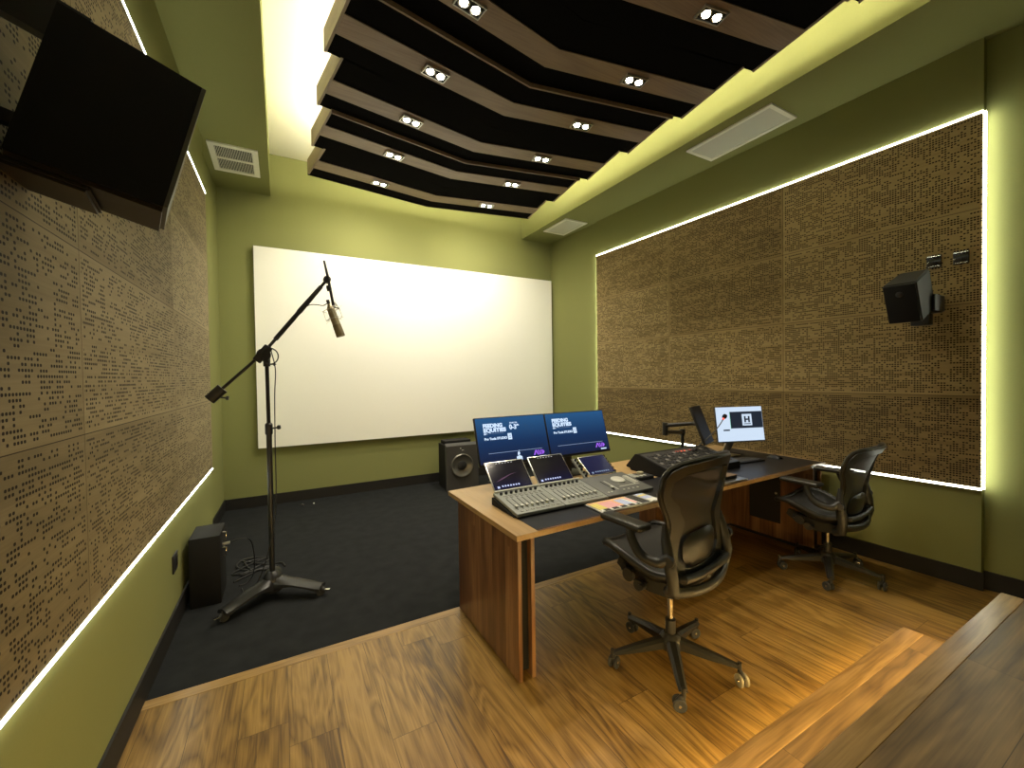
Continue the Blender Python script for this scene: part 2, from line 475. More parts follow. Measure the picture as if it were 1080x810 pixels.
pr = panel('acoustic_wall_panel', 'perforated brown wood panel on the wall behind the desk and chairs, outlined by light strips', XR, -1, .92, 4.72, M_PERF)
pl = panel('acoustic_wall_panel', 'perforated brown wood panel on the wall behind the microphone stand counterweight and black wall speaker', XL, 1, -.8, 4.77, M_PERFL)

# ------------------------------------------------------------------ stepped acoustic ceiling cloud
ZB = 3.75; XLN, XLF, XRN, XRF, XM, DK = .412, .305, 3.005, 3.108, 1.71, .24
ybs = [-.07, .57, 1.20, 1.845, 2.475, 3.115, 3.745, 4.42, 5.03]
cloud = thing('acoustic_ceiling_cloud', 'stepped black acoustic ceiling cloud with wood bands hanging under the ceiling', 'ceiling panel', (XM, 2.5, ZB))
cx, cy, cz = cloud.location
def chev(b, x0a, x0b, y0, x1a, x1b, y1, z0, z1):
    """slab with a chevron plan: near edge (x0a..x0b, y0), far edge (x1a..x1b, y1), bent forward at the middle"""
    for (pa, pm, qm, qa) in (((x0a, y0), (XM, y0 + DK), (XM, y1 + DK), (x1a, y1)), ((XM, y0 + DK), (x0b, y0), (x1b, y1), (XM, y1 + DK))):
        pts = [pa, pm, qm, qa]
        b.hexa([(p[0] - cx, p[1] - cy, z0 - cz) for p in pts] + [(p[0] - cx, p[1] - cy, z1 - cz) for p in pts])
for i in range(len(ybs) - 1):
    y0, y1 = ybs[i], ybs[i + 1] - .004
    L = lambda y: XLN + (XLF - XLN) * (y - y0) / (y1 - y0)
    R = lambda y: XRN + (XRF - XRN) * (y - y0) / (y1 - y0)
    b = B(); chev(b, XLN + .018, XRN - .018, y0, XLF + .018, XRF - .018, y1, ZB + .002, ZB + .15)
    seg = b.build('fabric_panel', M_CLOUD, cloud, smooth=False)
    ya, yb = y0 + .255, y0 + .435
    b = B(); chev(b, L(ya) + .018, R(ya) - .018, ya, L(yb) + .018, R(yb) - .018, yb, ZB - .006, ZB + .001)
    b.build('wood_band', M_BAND, cloud, smooth=False)
    for (xa, xb, s) in ((XLN, XLF, 1), (XRN, XRF, -1)):
        pts = [(xa, y0), (xb, y1), (xb + s * .018, y1), (xa + s * .018, y0)]
        b = B().hexa([(p[0] - cx, p[1] - cy, ZB - .004 - cz) for p in pts] + [(p[0] - cx, p[1] - cy, ZB + .152 - cz) for p in pts])
        b.build('side_fascia', M_FASCIA, cloud, smooth=False)
    if i in (2, 4, 6):
        b = B(); chev(b, XLN + .005, XRN - .005, y0 - .003, XLN + .01, XRN - .01, y0 + .012, ZB - .030, ZB + .06)
        b.build('wood_lip', M_BAND, cloud, smooth=False)
b = B(); chev(b, XLF, XRF, 5.03, XLF, XRF, 5.046, ZB - .006, ZB + .152)
b.build('end_fascia', M_CLOUD, cloud, smooth=False)
# hangers to the ceiling slab
for hx in (.9, 2.5):
    for hy in (.6, 2.6, 4.6):
        B().cyl((hx - cx, hy - cy, .14), (hx - cx, hy - cy, ZC - ZB), .006, n=8).build('hanger_rod', M_ALU, cloud)
# LED strips lying on top of the cloud, washing ceiling and walls
def cove(label, lo, hi):
    c = [(lo[0] + hi[0]) / 2, (lo[1] + hi[1]) / 2, lo[2]]
    t = thing('cove_light', label, 'light strip', c, group='cove lights')
    B().box([lo[i] - c[i] for i in range(3)], [hi[i] - c[i] for i in range(3)]).build('led_strip', M_COVE, t, smooth=False)
cove('LED strip on top of the ceiling cloud along its edge over the microphone', (.50, -.05, 3.905), (.53, 4.95, 3.935))
cove('LED strip on top of the ceiling cloud along its edge over the desk end', (2.89, -.05, 3.905), (2.92, 4.95, 3.935))
t = thing('cove_light', 'LED strip behind the end of the ceiling cloud that faces the screen', 'light strip', (XM, 5.06, 3.88), group='cove lights')  # hidden extra strip, added to throw direct light on the screen
cove('LED strip lying on top of the ceiling cloud near the screen', (.55, 4.86, 3.905), (2.87, 4.90, 3.94))
M_SCREEN_FILL = glow('led_cove_end', C_COVE, E_SCREEN_FILL)
for (p0, p1) in (((XLF + .05, 5.048), (XM, 5.048 + DK)), ((XM, 5.048 + DK), (XRF - .05, 5.048))):
    B().prism([(p0[0] - XM, p0[1] - 5.06), (p1[0] - XM, p1[1] - 5.06), (p1[0] - XM, p1[1] - 5.048), (p0[0] - XM, p0[1] - 5.048)], -.012, .012).build('led_strip', M_SCREEN_FILL, t, smooth=False)

# twin downlights in the wood bands
def downlight():
    t = thing('downlight', 'x', 'ceiling light', (0, 0, 0), group='twin downlights in the wood bands')
    b = B()
    for (x0, x1, y0, y1) in ((-.092, .092, -.05, -.042), (-.092, .092, .042, .05), (-.092, -.084, -.042, .042), (.084, .092, -.042, .042)):
        b.box((x0, y0, -.016), (x1, y1, .0))
    b.build('frame', M_ALU, t, smooth=False)
    B().box((-.084, -.042, -.004), (.084, .042, .0)).build('recess', M_BLACK, t, smooth=False)
    for sx in (-.042, .042):
        l = B().lathe([(.036, -.004), (.036, -.012), (.030, -.013), (.030, -.008)], (sx, 0, 0), n=24).build('reflector', M_CHROME, t)
        B().lathe([(.026, -.006), (.024, -.012), (0, -.015)], (sx, 0, 0), n=20).build('lens', M_BULB, l)
        ld = bpy.data.lights.new('lamp', 'SPOT'); ld.energy = P_SPOT / 2; ld.color = C_SPOT
        ld.spot_size = math.radians(110); ld.spot_blend = .9; ld.shadow_soft_size = .028
        lo = bpy.data.objects.new('lamp', ld); COL.objects.link(lo); lo.parent = t; lo.location = (sx, 0, -.03)
    return t
d0 = downlight(); first = True
LAMP_SCREEN = bpy.data.lights.new('lamp_to_screen', 'SPOT'); LAMP_SCREEN.energy = P_SCREEN / 2; LAMP_SCREEN.color = (1.0, .92, .76)
LAMP_SCREEN.spot_size = math.radians(150); LAMP_SCREEN.spot_blend = 1.0; LAMP_SCREEN.shadow_soft_size = .028
rows = ['', 'first', 'second', 'third', 'fourth', 'fifth', 'sixth', 'seventh', 'eighth']
ang = math.atan2(DK, XM - .36)
for i in range(2, 8):
    yb = ybs[i] + .345
    for x in (1.035, 2.378):
        y = yb + DK * (1 - abs(x - XM) / (XM - .36)) 
        n = 8 - i
        lab = 'twin downlight in the %s wood band from the screen, on the %s side' % (rows[n], 'microphone' if x < XM else 'chair')
        o = d0 if first else dup(d0)
        for lamp in o.children:
            if lamp.type == 'LIGHT' and i >= 6:      # the two rows nearest the screen are swivelled towards it
                lamp.data = LAMP_SCREEN; lamp.rotation_euler = (math.radians(27), 0, 0)
        o['label'] = lab; o.location = (x, y, ZB - .006); o.rotation_euler = (0, 0, ang if x < XM else -ang); first = False

# ------------------------------------------------------------------ vents
def frame_ring(b, x0, x1, y0, y1, w, z0, z1):
    b.box((x0, y0, z0), (x1, y0 + w, z1)); b.box((x0, y1 - w, z0), (x1, y1, z1)); b.box((x0, y0 + w, z0), (x0 + w, y1 - w, z1)); b.box((x1 - w, y0 + w, z0), (x1, y1 - w, z1))
t = thing('air_vent', 'cream metal air grille with two rows of fins under the duct box near the left wall', 'air vent', (-.352, 5.07, ZS))
b = B(); frame_ring(b, -.205, .205, -.30, .30, .05, -.014, 0); b.box((-.155, -.012, -.012), (.155, .012, 0)); b.build('frame', M_VENT, t, smooth=False)
B().box((-.155, -.25, -.002), (.155, .25, -.0005)).build('cavity', M_VENTD, t, smooth=False)
b = B()
for r0, r1 in ((-.248, -.014), (.014, .248)):
    for k in range(24):
        x = -.150 + k * .013
        b.box((x, r0, -.011), (x + .0034, r1, -.002))
b.build('fins', M_VENT, t, smooth=False)
t['label'] = 'cream air grille with black slots and two rows of fins, above the screen corner'
def plate_vent(label, c, hx, hy, rz):
    t = thing('air_vent', label, 'air vent', c, rz, 'perforated plate vents')
    b = B(); frame_ring(b, -hx, hx, -hy, hy, .035, -.014, 0); b.build('frame', M_VENT, t, smooth=False)
    B().box((-hx + .035, -hy + .035, -.008), (hx - .035, hy - .035, -.001)).build('plate', M_VENTF, t, smooth=False)
plate_vent('long cream plate vent under the duct box above the perforated panel', (3.80, 2.40, ZS), .195, .415, 0)
plate_vent('small cream plate vent under the duct box near the screen corner', (3.785, 5.10, ZS), .195, .29, 0)

# ------------------------------------------------------------------ projection screen
t = thing('projection_screen', 'large blank white projection screen on the olive back wall', 'projection screen', (1.885, 5.85, .695))
B().box((-2.138, -.035, .004), (2.138, .018, 2.426)).build('frame', M_BLACK, t, smooth=False)
B().box((-2.134, -.040, .008), (2.134, -.0345, 2.424)).build('screen_cloth', M_SCREENWHITE, t, smooth=False)

# outlet plate
t = thing('wall_outlet', 'small black outlet plate on the olive wall beside the black floor box', 'outlet', (XL(3.263), 3.263, .40))
B().box((0, -.062, -.055), (.008, .062, .055), .003).build('cover_plate', M_BLACK, t)
b = B()
for y in (-.03, .03): b.box((.0075, y - .018, -.03), (.010, y + .018, .03), .002)
b.build('socket', M_MATTE, t)

# ------------------------------------------------------------------ floor box with cables
t = thing('connector_box', 'black box standing on the carpet by the left wall with cables plugged in its side', 'stage box', (-.475, 3.60, -.004))
B().box((-.085, -.15, 0), (.09, .15, .468), .006).build('cabinet', M_MATTE, t)
b = B()
for z in (.31, .42):
    b.tube([(.09, -.03, z - .03), (.112, -.03, z - .028), (.112, -.03, z + .028), (.09, -.03, z + .03)], .005, 8)
b.build('handle', M_CHROME, t)
B().cyl((.09, -.03, .365), (.135, -.03, .367), .011).build('plug', M_ALU, t)
def cable(name, label, pts, r=.004, k=6, group=None):
    c = Vector(pts[0]); c = Vector((c.x, c.y, 0))
    o = B().tube([p - c for p in spline(pts, k)], r, 7).build(name, M_CABLE, loc=c)
    return tag(o, label, 'cable', group)
cable('audio_cable', 'black cable hanging from the plug of the black floor box to the carpet',
      [(-.338, 3.57, .363), (-.28, 3.58, .375), (-.22, 3.62, .34), (-.20, 3.66, .2), (-.21, 3.69, .06), (-.25, 3.68, .004), (-.30, 3.66, .004)])
random.seed(3)
pts = [(-.34, 3.74, .003)]
for k in range(26):
    a = k * 1.1
    pts.append((-.20 + .17 * math.cos(a) * (0.5 + .5 * random.random()), 3.98 + .2 * math.sin(a * .83) * (0.5 + .5 * random.random()), .003 + .002 * (k % 4)))
pts += [(-.05, 3.95, .003), (.0, 3.85, .003)]
cable('audio_cable', 'tangled black cable lying on the carpet between the floor box and the microphone stand', pts, .006)
for x, y, r in ((.2, 5.61, .018), (.325, 5.625, .010)):
    t = B().lathe([(r * .6, 0), (r, r * .4), (r * .9, r), (r * .3, r * 1.5), (0, r * 1.6)], n=10).build('debris_scrap', M_DARK if r > .015 else M_GREYL, loc=(x, y, -.004))
    tag(t, 'dark crumpled scrap lying on the carpet under the screen' if r > .015 else 'tiny pale scrap lying on the carpet under the screen', 'scrap')

# ------------------------------------------------------------------ microphone stand
t = thing('microphone_stand', 'tall black boom microphone stand with three-legged base on the carpet', 'microphone stand', (-.078, 3.37, -.004))
def leg(dx, dy):
    d = Vector((dx, dy, 0)); L = d.length; d.normalize(); s = Vector((-d.y, d.x, 0))
    n = 12
    def prof(u):
        z = .165 - .082 * u - .05 * u * (1 - u)
        z_lo = .048 + .055 * math.sin(math.pi * min(1, u * 1.05)) * (1 - .5 * u)
        w = .068 - .018 * u
        return z, min(z_lo, z - .022), w
    b = B(); rings = []
    for i in range(n + 1):
        u = i / n; z, zl, ww = prof(u); c = d * (L * u)
        rings.append([b.bm.verts.new(c + s * x * ww + Vector((0, 0, zz))) for x, zz in ((-1, zl), (-.95, (z + zl) / 2), (-.55, z - .006), (0, z), (.55, z - .006), (.95, (z + zl) / 2), (1, zl), (0, zl + .004))])
    for a, c2 in zip(rings, rings[1:]):
        for k in range(8): b.bm.faces.new((a[k], a[(k + 1) % 8], c2[(k + 1) % 8], c2[k]))
    b.bm.faces.new(rings[0]); b.bm.faces.new(rings[-1][::-1])
    o = b.build('leg', M_BLACKM, t)
    e = d * L
    w_ = B().cyl(e * .97 - s * .012 + Vector((0, 0, .03)), e * .97 + s * .012 + Vector((0, 0, .03)), .029, n=20); w_.box((-.012, -.012, .04), (.012, .012, .07), M=Matrix.Translation(e * .97))
    cst = w_.build('caster', M_DARK, t)
    B().box((-.008, -.012, .038), (.045, .012, .046), .003, Matrix.Translation(e * 1.02) @ Matrix.Rotation(math.atan2(d.y, d.x), 4, 'Z')).build('brake_tab', M_CHROME, cst)
leg(-.275, -.20); leg(.305, -.165); leg(.0, .33)
B().lathe([(.064, .05), (.066, .130), (.048, .165), (.028, .185)], n=24).build('hub', M_BLACKM, t)
B().cyl((0, 0, .12), (0, 0, 1.19), .0175).build('lower_pole', M_BLACKM, t)
B().cyl((0, 0, 1.19), (-.003, 0, 1.66), .0125).build('upper_pole', M_BLACKM, t)
B().lathe([(.018, 1.14), (.024, 1.15), (.024, 1.215), (.016, 1.225)], n=20).build('height_clutch', M_BLACK, t)
b = B().cyl((.01, -.005, 1.185), (.055, -.012, 1.19), .006); b.lathe([(.012, 0), (.016, .008), (.013, .022), (0, .024)], (.05, -.012, 1.19), (1, -.1, .1), n=12); b.build('clamp_knob', M_BLACK, t)
b = B().cyl((.01, -.005, 1.635), (.04, -.01, 1.635), .005); b.lathe([(.010, 0), (.012, .006), (0, .02)], (.036, -.01, 1.635), (1, 0, 0), n=12); b.build('clamp_knob', M_BLACK, t)
bo = Vector((-.02, 0, 1.715)); bd = (Vector((.395, 0, 2.262)) - bo).normalized()
# boom head: disc clutch with ring handle
b = B().cyl((-.02, -.03, 1.70), (-.02, .035, 1.70), .044, n=28); b.cyl((-.003, 0, 1.62), (-.003, 0, 1.68), .022, n=18)
b.box((-.075, -.028, -.028), (.055, .020, .028), .008, Matrix.Translation(bo) @ Matrix.Rotation(-math.atan2(bd.z, bd.x), 4, 'Y'))
b.build('boom_clutch', M_BLACK, t)
B().tube([(.018 + .05 * math.cos(a), -.038, 1.69 + .055 * math.sin(a)) for a in [2 * math.pi * k / 24 for k in range(24)]], .004, 6, closed=True).build('ring_handle', M_BLACK, t)
p_lo = Vector((-.30, 0, 1.435)); p_mid = bo + bd * .42; p_hi = Vector((.395, 0, 2.262))
bo2 = bo; 
b = B().tube([p_lo, bo2 + Vector((0, -.004, 0)), p_hi], .0105, 12); b.build('boom_arm', M_BLACKM, t)
B().tube([bo + bd * .12, bo + bd * .36, bo + bd * .38, bo + bd * .62], [.016, .015, .0185, .0145], 12).build('grip_sleeve', M_BLACK, t)
cwd = (p_lo - bo).normalized()
b = B().cyl(p_lo - cwd * .055, p_lo + cwd * .05, .036, n=24); b.build('counterweight', M_BLACK, t)
b = B().cyl(p_lo + Vector((.02, 0, -.02)), p_lo + Vector((.066, 0, -.028)), .006); b.lathe([(.014, 0), (.014, .016), (0, .018)], p_lo + Vector((.056, 0, -.026)), (1, 0, -.15), n=12); b.build('clamp_knob', M_BLACK, t)
B().cyl(p_hi + Vector((0, -.022, 0)), p_hi + Vector((0, .022, 0)), .026).build('swivel', M_BLACK, t)
ex0, ex1 = Vector((.378, 0, 2.40)), Vector((.435, 0, 2.075))
B().tube([ex0, p_hi + Vector((.006, -.02, .01)), ex1], [.007, .010, .010], 10).build('drop_rod', M_BLACKM, t)
B().lathe([(.016, -.02), (.018, 0), (.016, .02)], (ex0 + ex1) / 2 + Vector((.0, -.012, -.04)), (ex1 - ex0), n=14).build('rod_collar', M_BLACK, t)
# cable along the boom and down the pole
cable('microphone_cable', 'thin black cable looping from the microphone along the boom arm and down the stand pole',
      [(.318, 3.345, 2.085), (.285, 3.335, 2.06), (.24, 3.33, 2.062), (.19, 3.33, 2.055), (.145, 3.333, 2.01), (.09, 3.333, 1.935), (.0, 3.33, 1.82), (-.055, 3.31, 1.76), (-.03, 3.30, 1.6), (-.038, 3.32, 1.4), (-.042, 3.32, 1.1), (-.05, 3.335, .6), (-.12, 3.345, .25), (-.20, 3.40, .06), (-.25, 3.48, .006), (-.28, 3.60, .004)], .0035, 8)
# microphone in its shock mount, hanging upside down
md = Vector((.074, -.02, -.235)).normalized()
t = thing('condenser_microphone', 'champagne coloured studio microphone hanging in a wire shock mount in front of the screen', 'microphone', (.335, 3.36, 2.05))
B().lathe([(.010, -.03), (.014, -.02), (.026, 0), (.028, .02), (.028, .12), (.0285, .125), (.0285, .13)], (0, 0, 0), md, 24).build('body', M_MIC, t)
B().lathe([(.0295, .131), (.032, .215), (.0305, .222), (0, .223)], (0, 0, 0), md, 24).build('grille', plain('mic_grille', (.30, .25, .15), .45, .7, vary=.4, scale=700), t)
B().cyl(-md * .03, -md * .06, .012).build('plug', M_BLACK, t)
x_ = md.orthogonal().normalized(); y_ = md.cross(x_)
b = B()
for h, r in ((.015, .058), (.085, .058)):
    c = md * h
    b.tube([c + (x_ * math.cos(a) + y_ * math.sin(a)) * r for a in [2 * math.pi * k / 24 for k in range(24)]], .0022, 6, closed=True)
for k in range(4):
    a = math.pi / 4 + k * math.pi / 2; v = x_ * math.cos(a) + y_ * math.sin(a)
    b.cyl(md * .015 + v * .058, md * .085 + v * .058, .002, n=6)
b.build('shock_mount', M_ALU, t)
b = B()
for k in range(8):
    a = k * math.pi / 4; v = x_ * math.cos(a) + y_ * math.sin(a); a2 = a + .5; v2 = x_ * math.cos(a2) + y_ * math.sin(a2)
    b.cyl(md * (.015 if k % 2 else .085) + v * .056, md * (.035 if k % 2 else .065) + v2 * .029, .0014, n=5)
    b.cyl(md * (.015 if k % 2 else .085) + v * .056, md * (.0 if k % 2 else .1) + v * .082, .0012, n=5)
b.build('elastic_cords', M_GREYL, t)
b = B().cyl(Vector((.03, .008, .045)), x_ * .0 + md * .015 + Vector((.055, 0, .01)), .007, n=10); b.box((.0, -.008, .0), (.05, .012, .018), .004); b.build('yoke', M_ALU, t)

# ------------------------------------------------------------------ studio speaker under the screen
t = thing('studio_speaker', 'black studio speaker with a round woofer standing on the carpet under the screen', 'speaker', (2.145, 5.42, -.004), -.03)
b = B().hexa([(-.215, -.13, .0), (.215, -.13, .0), (.215, .22, .0), (-.215, .22, .0), (-.215, -.13, .60), (.215, -.13, .60), (.215, .22, .60), (-.215, .22, .60)])
b.box((-.19, .0, .60), (.19, .20, .65), .01)
b.build('cabinet', M_MATTE, t, smooth=False)
b = B().hexa([(-.23, -.165, .0), (.23, -.165, .0), (.23, -.13, .0), (-.23, -.13, .0), (-.23, -.165, .60), (.23, -.165, .60), (.23, -.10, .632), (-.23, -.10, .632)])
b.build('front_baffle', M_DARK, t, smooth=False)
wf = B().lathe([(.158, .0), (.160, .018), (.150, .026), (.140, .024), (.132, .017), (.070, .002), (0, .002)], (-.01, -.165, .33), (0, -1, 0), 40).build('woofer', M_CONE, t)
B().lathe([(.066, .0), (.062, .010), (.04, .020), (0, .024)], (-.01, -.168, .33), (0, -1, 0), 28).build('dust_cap', M_BLACK, wf)
b = B().box((-.035, -.169, .555), (-.020, -.164, .570)); b.box((-.012, -.169, .532), (.018, -.164, .541)); b.build('badge', M_GREYL, t, smooth=False)

# ------------------------------------------------------------------ wall-mounted surround speakers
t = thing('surround_speaker', 'large black wall speaker tilted down, close to the camera high on the left wall', 'speaker', (-.37, 1.45, 2.2))
o_ = Vector(t.location)
nearf = [(-.565, 1.45, 2.080), (-.268, 1.45, 1.995), (-.175, 1.45, 2.343), (-.462, 1.45, 2.462)]
farf = [(-.585, 1.69, 2.085), (-.322, 1.69, 2.003), (-.236, 1.69, 2.345), (-.48, 1.69, 2.462)]
q = [Vector(p) - o_ for p in nearf + farf]
b = B().hexa(q)
b.build('cabinet', M_MATTE, t, smooth=False)
# front grille frame (thin lit edge) and underside plate with a rounded mounting pad
def sub_plate(c0, c1, c2, c3, off, nm, m, inset=.0):
    n_ = (c1 - c0).cross(c3 - c0).normalized() * off
    b = B().hexa([c0, c1, c2, c3, c0 + n_, c1 + n_, c2 + n_, c3 + n_]); return b.build(nm, m, t, smooth=False)
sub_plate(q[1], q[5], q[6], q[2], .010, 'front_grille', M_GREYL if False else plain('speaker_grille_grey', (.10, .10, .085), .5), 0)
lerp = lambda a, b_, f: a * (1 - f) + b_ * f
u0, u1 = lerp(q[0], q[4], .06), lerp(q[1], q[5], .06)
u2, u3 = lerp(q[1], q[5], .96), lerp(q[0], q[4], .96)
und = plain('speaker_underside_brown', (.040, .032, .022), .5)
dn = Vector((-.24, 0, -.97)).normalized()
b = B().hexa([u0 + dn * .012, u1 + dn * .012, u2 + dn * .012, u3 + dn * .012, u0, u1, u2, u3]); b.build('underside_plate', und, t, smooth=False)
pad = [lerp(u0, u1, f) for f in (-.15, .52)]; padf = [lerp(u3, u2, f) for f in (-.15, .52)]
b = B().hexa([pad[0] + dn * .030, pad[1] + dn * .030, padf[1] + dn * .030, padf[0] + dn * .030, pad[0] + dn * .012, pad[1] + dn * .012, padf[1] + dn * .012, padf[0] + dn * .012])
bmesh.ops.bevel(b.bm, geom=b.bm.edges[:], offset=.008, segments=2, affect='EDGES'); b.build('mounting_pad', und, t)
# U bracket to the wall
b = B()
def bar(b, p, r_, h, d):
    p = Vector(p) - o_; r_ = Vector(r_) - o_
    x = (r_ - p).normalized(); z = Vector((0, 0, 1)); y = z.cross(x).normalized(); z = x.cross(y)
    b.hexa([p - y * d - z * h, r_ - y * d - z * h, r_ + y * d - z * h, p + y * d - z * h, p - y * d + z * h, r_ - y * d + z * h, r_ + y * d + z * h, p + y * d + z * h])
bar(b, (-.42, 1.475, 2.40), (-.63, 1.475, 2.49), .050, .02)
bar(b, (-.53, 1.5, 2.16), (-.63, 1.5, 2.19), .015, .02)
b.box(Vector((-.628, 1.45, 2.12)) - o_, Vector((-.606, 1.55, 2.50)) - o_, .004)
b.build('wall_bracket', M_BLACKM, t, smooth=False)

t = thing('surround_speaker', 'small black wall speaker tilted down on a bracket on the perforated panel', 'speaker', (3.78, 1.185, 1.985))
ti = math.radians(24)
Mt = Matrix.Translation((-.06, -.0, 0.0)) @ Matrix.Rotation(-ti, 4, 'Y')
# local box: -x front
b = B().prism([(-.02, -.09), (-.02, .09), (.265, .08), (.265, -.08)], -.14, .14); bmesh.ops.bevel(b.bm, geom=b.bm.edges[:], offset=.008, segments=2, affect='EDGES')
b._xf(b.bm.verts[:], Mt); b.build('cabinet', plain('speaker_cabinet_olive_black', (.030, .029, .022), .6), t)
b = B().box((-.034, -.083, -.132), (-.02, .083, .132), .006, Mt); b.build('front_grille', M_MATTE, t)
b = B().lathe([(.02, 0), (.02, .002), (.014, .006), (0, .007)], (-.035, .0, .07), (-1, 0, 0), 18); b._xf(b.bm.verts[:], Mt); b.build('tweeter', M_BLACK, t)
b = B().box((.14, -.105, -.05), (.32, -.088, .06), .004); b.box((.10, .06, -.05), (.30, .10, .05), .004); b.box((.24, -.10, -.06), (.30, .10, .06), .004); b.box((.22, -.05, -.14), (.30, .05, .10), .006)
b.box((.30, -.04, -.04), (.392, .04, .04), .004)
b.build('wall_bracket', M_BLACKM, t)

def wall_plate(label, y, z):
    t = thing('wall_plate', label, 'wall plate', (XR(y) - .012, y, z), 0, 'glossy wall plates')
    B().box((-.014, -.040, -.045), (0, .040, .045), .004).build('cover_plate', M_GLASS, t)
    b = B().box((-.0165, -.036, .034), (-.0135, .036, .039)); b.box((-.0165, -.034, -.038), (-.0135, .030, -.034)); b.lathe([(.006, 0), (.006, .003), (0, .004)], (-.014, .032, -.005), (-1, 0, 0), 10)
    b.build('chrome_trim', M_CHROME, t, smooth=False)  # bright bars modelled in place of light reflections on the glossy plate
wall_plate('glossy black square plate with chrome edges right above the wall speaker', 1.155, 2.31)
wall_plate('glossy black square plate with chrome edges beside the outlining vertical light strip', 1.018, 2.305)

# ------------------------------------------------------------------ desk
t = thing('studio_desk', 'long walnut studio desk with a pale wood border and black inlaid top', 'desk', (2.5, 2.2, 0))
D0 = Vector((2.5, 2.2, 0))
TOP = [(.985, 1.745), (4.09, 1.81), (4.115, 2.88), (.985, 2.69)]
def dp(pts): return [(p[0] - D0.x, p[1] - D0.y) for p in pts]
def dbox(b, lo, hi, bev=0.0): return b.box(Vector(lo) - D0, Vector(hi) - D0, bev)
top = B().prism(dp(TOP), .716, .745, bev=.002).build('desktop', M_DESKTOP, t, smooth=False)
B().prism(dp([(1.112, 1.7485), (4.085, 1.8105), (4.085, 1.826), (1.112, 1.764)]), .7165, .7455).build('front_edging', M_DESKX, top, smooth=False)
B().prism(dp([(1.112, 1.765), (4.06, 1.827), (4.075, 2.64), (3.02, 2.58), (3.0, 2.21), (1.112, 2.17)]), .744, .7465).build('inlay', M_INSET, top, smooth=False)
for x0, x1 in ((1.0, 1.022), (1.076, 1.098)):
    b = dbox(B(), (x0, 1.765, 0.002), (x1, 2.55, .716), .0015); b.build('leg_panel', M_DESKSIDE, t, smooth=False)
dbox(B(), (1.022, 1.80, .03), (1.076, 2.53, .716)).build('leg_filler', M_MATTE, t, smooth=False)
b = dbox(B(), (3.91, 1.825, .02), (3.93, 2.56, .716), .0015); dbox(b, (4.055, 1.835, .02), (4.075, 2.56, .716), .0015); b.build('pedestal_side', M_DESKSIDE, t, smooth=False)
dbox(B(), (3.93, 1.86, .02), (4.055, 2.55, .716)).build('pedestal_filler', M_MATTE, t, smooth=False)
dbox(B(), (3.90, 1.82, .0), (4.075, 2.56, .022)).build('plinth', M_BASE, t, smooth=False)
dbox(B(), (2.67, 2.56, .02), (4.075, 2.582, .716), .0015).build('modesty_panel', M_DESKX, t, smooth=False)
dbox(B(), (2.67, 2.40, .004), (2.692, 2.56, .716), .0015).build('leg_panel', M_DESKSIDE, t, smooth=False)
dr = dbox(B(), (3.900, 2.085, .16), (3.91, 2.365, .60), .002); dr = dr.build('rack_door', plain('rack_door_mesh', (.012, .011, .010), .7, vary=.5, scale=300), t, smooth=False)
B().lathe([(.010, 0), (.010, .006), (.006, .010), (0, .011)], Vector((3.900, 2.12, .43)) - D0, (-1, 0, 0), 14).build('lock', M_ALU, dr)

# ------------------------------------------------------------------ text helper (writing on screens)
def text_mesh(s, size, bold=.0):
    cu = bpy.data.curves.new('writing', 'FONT'); cu.body = s; cu.size = size; cu.offset = bold
    o = bpy.data.objects.new('writing', cu); COL.objects.link(o)
    bpy.context.view_layer.update()
    me = bpy.data.meshes.new_from_object(o.evaluated_get(bpy.context.evaluated_depsgraph_get()))
    bpy.data.objects.remove(o)
    return me
def put_text(s, name, mat, par, BL, ex, ez, x, z, size, wide=None, bold=.0):
    me = text_mesh(s, size, bold)
    xs = [v.co.x for v in me.vertices]; w_ = max(xs) - min(xs)
    f = 1.0 if wide is None else wide / w_
    nrm = ex.cross(ez)
    for v in me.vertices:
        p = BL + ex * (x + v.co.x * f) + ez * (z + v.co.y) + nrm * .0012
        v.co = p
    me.materials.clear(); me.materials.append(mat)
    o = bpy.data.objects.new(name, me); COL.objects.link(o); o.parent = par
    return o
def put_quad(b, BL, ex, ez, pts, h=.0010):
    nrm = ex.cross(ez)
    v = [b.bm.verts.new(BL + ex * p[0] + ez * p[1] + nrm * h) for p in pts]
    b.bm.faces.new(v)
def slab(BL, ex, ez, w_, h_, d0, d1, bev=.0, x0=0.0, z0=0.0):
    """box on a tilted plane, from depth d0 (front) to d1 (behind)"""
    nrm = ex.cross(ez)
    Mx = Matrix(((ex.x, ez.x, nrm.x, BL.x), (ex.y, ez.y, nrm.y, BL.y), (ex.z, ez.z, nrm.z, BL.z), (0, 0, 0, 1)))
    return B().box((x0, z0, -d1), (x0 + w_, z0 + h_, -d0), bev, Mx)

